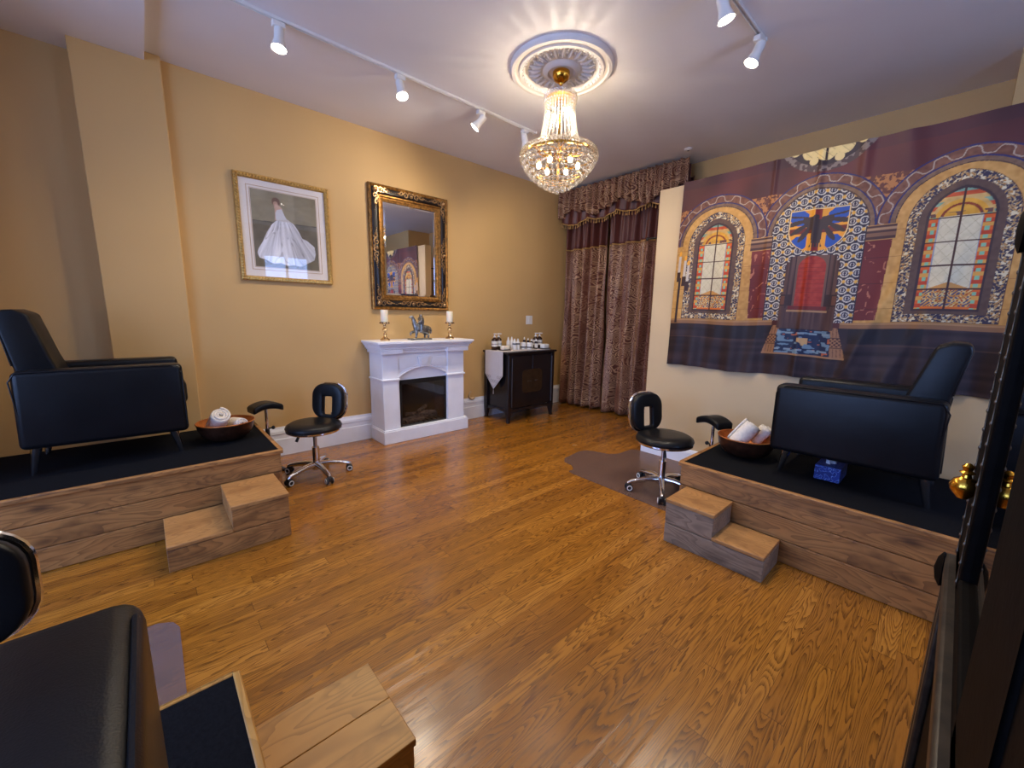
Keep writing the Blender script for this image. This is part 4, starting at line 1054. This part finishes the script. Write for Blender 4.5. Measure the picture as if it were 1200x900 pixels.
# ------------------------------------------------------------------ cabinet with toiletries
cb = thing('cabinet', 'black lacquered two-door cabinet with toiletries on top, beside the curtain', 'cabinet', (3.50, 3.715, 0))
HX, HY = .395, .225
b = MB(); b.box(-HX + .03, HX - .03, -HY + .02, HY, .165, .82); b.build('body', 'ebony', cb, bevel=.003)
b = MB(); b.box(-HX - .025, HX + .03, -HY - .02, HY + .005, .832, .855); b.box(-HX - .008, HX + .01, -HY - .006, HY, .818, .833); b.build('top', 'ebony', cb, bevel=.006)
for sx_ in (-1, 1):
    for sy_ in (-1, 1):
        lx, ly = sx_ * (HX - .028), sy_ * (HY - .022)
        b = MB(); vs = []
        for z, r, off in ((.82, .028, 0), (.14, .028, 0), (.10, .026, 0), (.03, .018, .004), (0, .020, .008)):
            vs += [(lx + sx_ * off - r, ly + sy_ * off - r, z), (lx + sx_ * off + r, ly + sy_ * off - r, z), (lx + sx_ * off + r, ly + sy_ * off + r, z), (lx + sx_ * off - r, ly + sy_ * off + r, z)]
        fs = [(0, 1, 2, 3), (19, 18, 17, 16)]
        for k in range(4):
            for q in range(4): fs.append((k * 4 + q, (k + 1) * 4 + q, (k + 1) * 4 + (q + 1) % 4, k * 4 + (q + 1) % 4))
        b.add(vs, fs).build('leg', 'ebony', cb, bevel=.004)
b = MB(); pol = [(-HX + .05, .165), (-HX + .05, .115), (-.2, .140), (0, .132), (.2, .140), (HX - .05, .115), (HX - .05, .165)]
b.prism(pol, lambda x, z, y: (x, y, z), -HY + .0, -HY + .02)
b.prism([(-HY + .04, .165), (-HY + .04, .12), (0, .145), (HY - .04, .12), (HY - .04, .165)], lambda y, z, x: (x, y, z), -HX + .012, -HX + .03)
b.build('apron', 'ebony', cb)
for s in (-1, 1):
    d = MB().box(min(s * .002, s * (HX - .062)), max(s * .002, s * (HX - .062)), -HY - .004, -HY + .018, .185, .805).build('door', 'ebony', cb, bevel=.003)
    pl_ = rrect(.17, .285, .045)
    hp = [(min(.0, a) if s < 0 else max(0.0, a), z) for a, z in rrect(.345, .285, .055)]
    q = []
    for p in hp:
        if not q or (abs(p[0] - q[-1][0]) + abs(p[1] - q[-1][1])) > 1e-6: q.append(p)
    MB().prism([(a, z + .49) for a, z in q], lambda x, z, y: (x + s * .0015, y, z), -HY - .0075, -HY - .003).build('plaque', 'plaque', d)
    for zz in (.50,): 
        k = MB(); k.cyl((s * .045, -HY - .0075, zz - .01), (s * .045, -HY - .018, zz - .01), .004, .004, 10); k.ball((s * .045, -HY - .02, zz - .01), .008, 10); k.build('knob', 'hinge', d)
        k = MB(); k.prism([(s * .075 - .02, zz - .014), (s * .075 + .02, zz - .014), (s * .075 + .014, zz - .004), (s * .075 - .014, zz - .004)], lambda x, z, y: (x, y, z), -HY - .0105, -HY - .0075); k.build('escutcheon', 'hinge', d)
    MB().cyl((s * (HX - .052), -HY - .012, .19), (s * (HX - .052), -HY - .012, .78), .006, .006, 10).build('hinge_rod', 'hinge', d)
# runner
rn = thing('table_runner', 'white embroidered runner hanging to a tasselled point over the cabinet end', 'runner', (3.50, 3.715, .8555))
b = MB()
b.box(-HX - .030, HX - .02, -.165, .165, .0005, .004); b.build('top_cloth', 'linen', rn, bevel=.001)
xe = -HX - .032
b = MB(); b.prism([(-.165, .004), (.165, .004), (.165, -.285), (.005, -.46), (-.165, -.285)], lambda y, z, x: (x, y, z), xe - .003, xe); b.build('hanging_end', 'linen', rn, bevel=.0008)
b = MB()
for k in range(7):
    yy = -.12 + .04 * k; zz = -.31 - (.05 if k in (2, 3, 4) else .0)
    b.tube([(xe - .004, yy + .016 * math.cos(q) , zz + .016 * math.sin(q)) for q in [2 * PI * i / 12 for i in range(12)]], .002, 5, closed=True)
b.tube([(xe - .004, -.15, -.285), (xe - .004, .004, -.435), (xe - .004, .15, -.285)], .002, 5)
b.build('embroidery', 'silverthread', rn)
b = MB(); b.cyl((xe - .002, .005, -.455), (xe - .002, .005, -.475), .003, .004, 8); b.cyl((xe - .002, .005, -.475), (xe - .002, .005, -.52), .005, .008, 8); b.build('tassel', 'silverthread', rn)

ZT = .8600
def pump_bottle(x, y, label, h=.165, r=.038):
    t = thing('pump_bottle', label, 'bottle', (x, y, ZT), 0, 'brown pump bottles on the cabinet')
    MB().lathe([(0, 0), (r - .004, 0), (r, .005), (r, h * .70), (r * .85, h * .82), (r * .35, h * .90), (r * .35, h * .93), (0, h * .93)], 22).build('glass_body', 'amber', t)
    lb = MB().lathe([(r + .0006, h * .26), (r + .0008, h * .26), (r + .0008, h * .66), (r + .0006, h * .66)], 22).build('label', 'label', t)
    MB().lathe([(r + .001, h * .42), (r + .0012, h * .42), (r + .0012, h * .46), (r + .001, h * .46)], 22).build('label_print', 'ink', lb)
    b = MB(); b.lathe([(0, h * .93), (r * .42, h * .93), (r * .42, h * 1.02), (.006, h * 1.04), (.005, h * 1.16), (0, h * 1.16)], 14); b.box(-.010, .012, -.045, .010, h * 1.15, h * 1.22); b.build('pump', 'whiteplastic', t, bevel=.002)
def bottle(x, y, label, h, r, body, cap, group, dropper=False, band=False):
    t = thing('dropper_bottle' if dropper else 'lotion_bottle', label, 'bottle', (x, y, ZT), 0, group)
    MB().lathe([(0, 0), (r - .003, 0), (r, .004), (r, h * .62), (r * .8, h * .72), (r * .45, h * .76), (r * .45, h * .80), (0, h * .80)], 20).build('body', body, t)
    if band: MB().lathe([(r + .0006, h * .46), (r + .0009, h * .46), (r + .0009, h * .60), (r + .0006, h * .60)], 20).build('label_band', 'ink', t)
    if dropper: MB().lathe([(r + .0006, h * .12), (r + .0009, h * .12), (r + .0009, h * .55), (r + .0006, h * .55)], 20).build('label', 'label', t)
    MB().lathe([(0, h * .78), (r * .55, h * .78), (r * .5, h * .88), (r * .34, h * .92), (r * .3, h), (0, h * 1.02)], 16).build('cap', cap, t)
def jar(x, y, label, h, r, capm):
    t = thing('cream_jar', label, 'jar', (x, y, ZT), 0, 'white jars on the cabinet')
    MB().lathe([(0, 0), (r - .003, 0), (r, .004), (r, h * .62), (r * .94, h * .66), (0, h * .66)], 24).build('body', 'whiteplastic', t)
    MB().lathe([(0, h * .66), (r * 1.02, h * .66), (r * 1.03, h * .95), (r * .98, h), (0, h)], 24).build('lid', capm, t)
    MB().lathe([(r + .0006, h * .2), (r + .0008, h * .2), (r + .0008, h * .42), (r + .0006, h * .42)], 24).build('label_print', 'ink', t)
pump_bottle(3.15, 3.80, 'brown pump bottle at the left end of the cabinet top'); pump_bottle(3.228, 3.815, 'second brown pump bottle from the left on the cabinet top')
def tray_item(x, y, w, d, lab_t, lab_b, name, mat, h):
    tr = thing('tray', lab_t, 'tray', (x, y, ZT), 0, 'small dark trays on the cabinet')
    b = MB(); b.box(-w, w, -d, d, 0, .004); b.build('base', 'tray', tr, bevel=.001)
    b = MB(); b.box(-w, w, -d, -d + .004, .004, .010); b.box(-w, w, d - .004, d, .004, .010); b.box(-w, -w + .004, -d, d, .004, .010); b.box(w - .004, w, -d, d, .004, .010); b.build('rim', 'tray', tr)
    s = MB(); s.box(-w + .014, w - .014, -d + .012, d - .012, 0, h)
    tag(s.build(name, mat, None, bevel=.012, seg=3, loc=(x, y, ZT + .0045)), lab_b, 'soap' if name == 'soap_bar' else 'box')
tray_item(3.225, 3.695, .062, .045, 'dark tray beside the left pump bottles', 'cream soap block on the dark tray near the pump bottles', 'soap_bar', 'wax', .052)
tray_item(3.848, 3.62, .065, .05, 'dark tray at the right end of the cabinet top', 'white box on the dark tray at the right cabinet end', 'white_box', 'whiteplastic', .058)
gw = 'white lotion bottles on the cabinet'
bottle(3.405, 3.835, 'tall white bottle, first of the white row on the cabinet', .15, .024, 'whiteplastic', 'whiteplastic', gw)
bottle(3.460, 3.83, 'tall white bottle, second of the white row on the cabinet', .15, .024, 'whiteplastic', 'whiteplastic', gw)
bottle(3.390, 3.70, 'white bottle with grey band, left of the front pair on the cabinet', .135, .027, 'whiteplastic', 'whiteplastic', gw, band=True)
bottle(3.447, 3.70, 'white bottle with grey band, right of the front pair on the cabinet', .135, .027, 'whiteplastic', 'whiteplastic', gw, band=True)
jar(3.553, 3.715, 'squat white jar, left of the two on the cabinet', .085, .036, 'whiteplastic')
jar(3.607, 3.655, 'squat white jar, right and nearer of the two on the cabinet', .085, .036, 'whiteplastic')
gd = 'small dropper bottles on the cabinet'
bottle(3.715, 3.865, 'dropper bottle with pale cap behind the white jars', .14, .020, 'amber', 'whiteplastic', gd, True)
bottle(3.70, 3.715, 'dropper bottle directly right of the white jars', .125, .022, 'amber', 'whiteplastic', gd, True)
bottle(3.735, 3.665, 'frontmost dropper bottle, between the jars and the right dark tray', .125, .022, 'amber', 'whiteplastic', gd, True)
bottle(3.79, 3.87, 'dropper bottle at the back, left of the right-hand pump bottles', .125, .020, 'amber', 'whiteplastic', gd, True)
pump_bottle(3.795, 3.735, 'brown pump bottle just right of the dropper bottles')
pump_bottle(3.878, 3.745, 'rightmost brown pump bottle behind the white box')

# wall switch and cord
sw = thing('wall_switch', 'white switch plate on the wall above the black cabinet', 'switch', (3.905, YM, 1.222))
MB().box(-.06, .06, -.006, 0, -.058, .058).build('plate', 'whiteplastic', sw, bevel=.002)
MB().box(-.017, .017, -.010, -.006, -.033, .033).build('rocker', 'whiteplastic', sw, bevel=.002)
b = MB(); b.tube([(2.93 + .045 * math.cos(a), YA - .018, .30 + .05 * math.sin(a)) for a in [math.radians(110 + 10 * k) for k in range(24)]], .011, 8)
tag(b.build('power_cord', simple('tan_cord', lin(206, 176, 132), 0.5), None), 'curved tan cord cover at the baseboard right of the fireplace', 'cord')
sn = thing('ceiling_sensor', 'tiny white disc on the ceiling near the tapestry wall', 'sensor', (4.30, 2.12, ZC))
MB().lathe([(0, -.018), (.03, -.016), (.04, -.006), (.04, 0), (0, 0)], 20).build('housing', 'whiteplastic', sn); MB().lathe([(0, -.022), (.01, -.021), (.012, -.016), (0, -.016)], 14).build('lens', 'hinge', sn)

# ------------------------------------------------------------------ chandelier
MX, MY = 2.335, 2.115
md = thing('ceiling_medallion', 'round white plaster ceiling rose above the chandelier', 'ceiling medallion', (MX, MY, ZC))
MB().lathe([(.355, 0), (.355, -.02), (.345, -.032), (.325, -.034), (.318, -.022), (.300, -.022), (.292, -.034), (.275, -.036), (.262, -.022), (.245, -.014), (.13, -.018), (.115, -.034), (.095, -.040), (.085, -.030), (0, -.030)], 64).build('rose_disc', 'plaster', md)
b = MB()
for k in range(48):
    a = 2 * PI * k / 48; b.ball((.268 * math.cos(a), .268 * math.sin(a), -.030), .009, 6)
b.build('bead_ring', 'plaster', md)
b = MB()
for k in range(24):
    a = 2 * PI * k / 24; ca, sa = math.cos(a), math.sin(a)
    b.tube([(.145 * ca, .145 * sa, -.018), (.19 * ca, .19 * sa, -.026), (.232 * ca, .232 * sa, -.016)], [.006, .013, .005], 6)
    a2 = a + PI / 24; ca, sa = math.cos(a2), math.sin(a2)
    for r, q in ((.165, .007), (.20, .009), (.225, .007)): b.ball((r * ca, r * sa, -.018), q, 6)
b.build('acanthus_relief', 'plaster', md)

ch = thing('chandelier', 'gold and crystal basket chandelier hanging from the ceiling rose', 'chandelier', (MX, MY, 0))
MB().lathe([(0, 2.873), (.010, 2.875), (.014, 2.885), (.030, 2.893), (.052, 2.91), (.060, 2.935), (.060, 2.9555), (0, 2.9555)], 28).build('canopy', 'brass', ch)
b = MB()
for k in range(4):
    z = 2.872 - k * .018
    pts = [((.007 * math.cos(q), 0, z - .010 + .012 * math.sin(q)) if k % 2 == 0 else (0, .007 * math.cos(q), z - .010 + .012 * math.sin(q))) for q in [2 * PI * i / 12 for i in range(12)]]
    b.tube(pts, .0022, 5, closed=True)
b.build('chain', 'brass', ch)
b = MB(); b.cyl((0, 0, 2.25), (0, 0, 2.81), .010, .010, 12); b.lathe([(0, 2.80), (.105, 2.795), (.11, 2.79), (.105, 2.785), (0, 2.785)], 32)
b.lathe([(.255, 2.405), (.268, 2.405), (.268, 2.418), (.255, 2.418), (.255, 2.405)], 48); b.lathe([(.145, 2.455), (.158, 2.455), (.158, 2.466), (.145, 2.466), (.145, 2.455)], 40)
for k in range(6):
    a = k * PI / 3; b.cyl((0, 0, 2.40), (.26 * math.cos(a), .26 * math.sin(a), 2.41), .005, .005, 8)
    b.cyl((0, 0, 2.46), (.15 * math.cos(a), .15 * math.sin(a), 2.46), .005, .005, 8)
b.build('brass_frame', 'brass', ch)
def gem(b, c, r, s=1.25): b.lathe([(0, -r * s), (r * .75, -r * .55), (r, 0), (r * .75, r * .55), (0, r * s)], 6, c)
b = MB()
for k in range(36):
    a = 2 * PI * k / 36
    for z, r in ((2.806, .108), (2.784, .111), (2.760, .108)): gem(b, (r * math.cos(a), r * math.sin(a), z), .010)
b.build('crystal_crown', 'crystal', ch)
proto = MB(); n = 15
for k in range(n):
    u = k / (n - 1); z = 2.745 - u * .275; r = .100 + .052 * u ** 1.7
    gem(proto, (r, 0, z), .0092)
pm_ = proto.build('crystal_strand', 'crystal', ch)
for k in range(1, 30):
    o = pm_.copy(); COL.objects.link(o); o.parent = ch; o.rotation_euler = (0, 0, 2 * PI * k / 30)
b = MB()
for k in range(60):
    a = 2 * PI * k / 60
    for z, r in ((2.452, .245), (2.440, .262), (2.420, .272), (2.398, .274), (2.378, .268)):
        gem(b, (r * math.cos(a), r * math.sin(a), z), .0125, 1.1)
b.build('crystal_rim', 'crystal', ch)
zt = [(2.355, .252, 44), (2.325, .232, 40), (2.295, .206, 36), (2.265, .174, 30), (2.237, .138, 24), (2.212, .098, 17), (2.192, .056, 10)]
for i, (z, r, k_) in enumerate(zt):
    b = MB()
    for k in range(k_):
        a = 2 * PI * (k + .5 * (i % 2)) / k_
        b.ball((r * math.cos(a), r * math.sin(a), z), .0165, 8); gem(b, (r * math.cos(a), r * math.sin(a), z + .022), .006)
    o = b.build('crystal_tier', 'crystal', ch)
b = MB(); b.ball((0, 0, 2.172), .020, 12); b.build('drop_ball', 'crystal', ch)
b = MB()
for z, r in ((2.355, .236), (2.325, .215), (2.295, .190), (2.265, .158), (2.237, .124), (2.21, .08), (2.40, .258)): b.tube([(r * math.cos(2 * PI * i / 40), r * math.sin(2 * PI * i / 40), z + .014) for i in range(40)], .003, 6, closed=True)
b.build('basket_wire', 'brass', ch)
for k in range(6):
    a = k * PI / 3 + .3; c = (.14 * math.cos(a), .14 * math.sin(a))
    MB().lathe([(0, 2.40), (.010, 2.40), (.012, 2.375), (0, 2.372)], 10, (c[0], c[1], 0)).build('socket', 'brass', ch)
    MB().ball((c[0], c[1], 2.35), .017, 12, 1.3).build('bulb', 'bulb_c', ch)
    light('chandelier_lamp', 'POINT', (MX + c[0], MY + c[1], 2.35), CHAND_W, WARM, shadow_soft_size=.017)
for k in range(3):
    a = k * 2 * PI / 3 + .9; c = (.05 * math.cos(a), .05 * math.sin(a))
    MB().ball((c[0], c[1], 2.64 + .02 * k), .015, 12, 1.3).build('bulb', 'bulb_c', ch)
light('chandelier_lamp', 'POINT', (MX, MY, 2.66), CHAND_W * 1.6, WARM, shadow_soft_size=.017)

# ------------------------------------------------------------------ track lights
def track(label, y, x0, x1):
    t = thing('light_track', label, 'track', ((x0 + x1) / 2, y, ZC), 0, 'white ceiling light tracks')
    h = (x1 - x0) / 2
    b = MB(); b.box(-h, h, -.013, -.006, -.018, 0); b.box(-h, h, .006, .013, -.018, 0); b.box(-h, h, -.006, .006, -.006, 0); b.build('rail', 'whiteplastic', t, bevel=.002)
    MB().box(h - .001, h + .02, -.019, .019, -.024, 0).build('end_cap', 'whiteplastic', t, bevel=.003)
track('long white light track running above the left wall', 2.945, -.4, 2.90); track('short white light track ending near the tapestry side', 1.06, 1.2, 3.0)
def head(x, y, d, label, watts=1.0, size=150):
    t = thing('track_light', label, 'spotlight', (x, y, ZC - .0225), 0, 'white spotlight heads on the tracks')
    MB().box(-.035, .035, -.020, .020, -.032, -.001).build('adapter', 'whiteplastic', t, bevel=.004)
    d = Vector(d).normalized(); p = Vector((0, 0, -.075))
    MB().tube([(0, 0, -.03), (0, 0, -.05), p], .009, 8).build('stem', 'whiteplastic', t)
    q = d.to_track_quat('Z', 'Y').to_matrix()
    hs = MB().lathe([(0, -.05), (.024, -.046), (.028, -.03), (.028, .02), (.034, .045), (.043, .075), (.039, .073), (.026, .035), (0, .03)], 24, p, q).build('lamp_housing', 'whiteplastic', t)
    MB().lathe([(0, .045), (.020, .046), (.033, .060), (.036, .070), (.028, .079), (0, .083)], 22, p, q).build('bulb', 'bulb', hs)
    if watts:
        l = light('track_lamp', 'SPOT', Vector((x, y, ZC - .0225)) + p + d * .10, SPOT_W * watts, WARM, spot_size=math.radians(size), spot_blend=1.0, shadow_soft_size=.03)
        l.rotation_euler = (-d).to_track_quat('Z', 'Y').to_euler()
    return t
head(.765, 2.945, (-.12, -.10, -1), 'lit spotlight head nearest the camera on the long track', 1.0)
head(1.54, 2.945, (.02, -.35, -1), 'bright spotlight head second along the long track', 1.2, 165)
head(2.27, 2.945, (-.55, .55, -.8), 'spotlight head third along the long track, tilted toward the mirror wall', 1.0)
head(2.78, 2.945, (.55, .25, -.9), 'spotlight head at the far end of the long track behind the chandelier', 1.0)
head(2.93, 1.06, (-.30, .35, -1), 'spotlight head at the end of the short track', 1.0)
head(2.40, 1.06, (.20, -.25, -1), 'bright spotlight head cut by the top frame edge', 1.0, 160)
head(1.70, 1.06, (-.5, -.3, -1), 'spotlight head of the short track above the frame', 0.8)

# ------------------------------------------------------------------ antique cabinet at the right edge
ac = thing('antique_cabinet', 'dark antique glazed cabinet with beaded trim at the right frame edge', 'display cabinet', (0, 0, 0))
FY = -.060
b = MB(); b.box(.20, 1.30, -.56, -.50, 0, 1.85); b.box(.20, .24, -.56, FY - .03, .75, 1.85); b.box(1.22, 1.30, -.56, FY - .02, .75, 1.85); b.box(.20, 1.30, -.56, FY - .02, 1.80, 1.90)
b.build('carcass', 'antique', ac, bevel=.004)
b = MB(); b.box(.20, 1.30, -.56, FY, 0, .72); b.build('lower_cabinet', 'antique', ac, bevel=.004)
b = MB(); b.box(.18, 1.32, -.57, -.044, .72, .76); b.box(.18, 1.31, -.57, -.050, .69, .72); b.build('carved_moulding', 'antique_grey', ac, bevel=.006)
MB().box(.18, 1.32, -.57, -.046, 0, .08).build('foot_moulding', 'antique_grey', ac, bevel=.006)
for x in (1.285, 1.20): MB().box(x - .02, x + .02, FY, -.046, .08, .69).build('corner_moulding', 'antique_grey', ac, bevel=.004)
MB().lathe([(0, 0), (.035, .0), (.04, .008), (.025, .016), (0, .02)], 24, (1.31, -.05, .72), Matrix.Rotation(-PI / 2, 3, 'X')).build('rosette', 'antique', ac)
b = MB()
for x0_, x1_ in ((1.10, 1.30), (.46, .70)): b.box(x0_, x1_, FY - .03, FY, .76, 1.80)
b.box(.20, .46, FY - .035, FY - .005, .76, 1.80); b.box(.46, 1.30, FY - .03, FY, 1.70, 1.80); b.box(.46, 1.30, FY - .03, FY, .76, .80)
b.build('door_frame', 'antique', ac, bevel=.004)
MB().box(.69, 1.11, FY - .016, FY - .012, .79, 1.71).build('door_glass', 'cabglass', ac, smooth=False)
for x in (1.29, 1.13):
    pr = [(0, .77)]
    for k in range(26):
        z = .78 + k * .040
        pr += [(.0012, z - .005), (.0026, z - .0025), (.0031, z), (.0026, z + .0025), (.0012, z + .005)]
    MB().lathe(pr + [(0, 1.79)], 8, (x, FY + .001, 0)).build('bead_trim', 'bead', ac)
kn = MB().lathe([(r * .66, z * .72) for r, z in [(0, -.045), (.012, -.043), (.030, -.022), (.034, -.006), (.026, .010), (.012, .018), (.010, .026), (.018, .032), (.010, .038), (.014, .050), (.006, .058), (0, .060)]], 24, (1.20, -.046, .960)).build('brass_knob', 'brass', ac)
kn['label'] = 'polished brass urn-shaped knob'
MB().cyl((1.20, FY - .002, .960), (1.20, -.048, .960), .005, .006, 10).build('knob_stem', 'brass', ac)
MB().lathe([(0, 0), (.042, .0), (.045, .008), (.028, .014), (0, .016)], 28, (1.28, FY, 1.46), Matrix.Rotation(-PI / 2, 3, 'X')).build('upper_rosette', 'antique', ac)
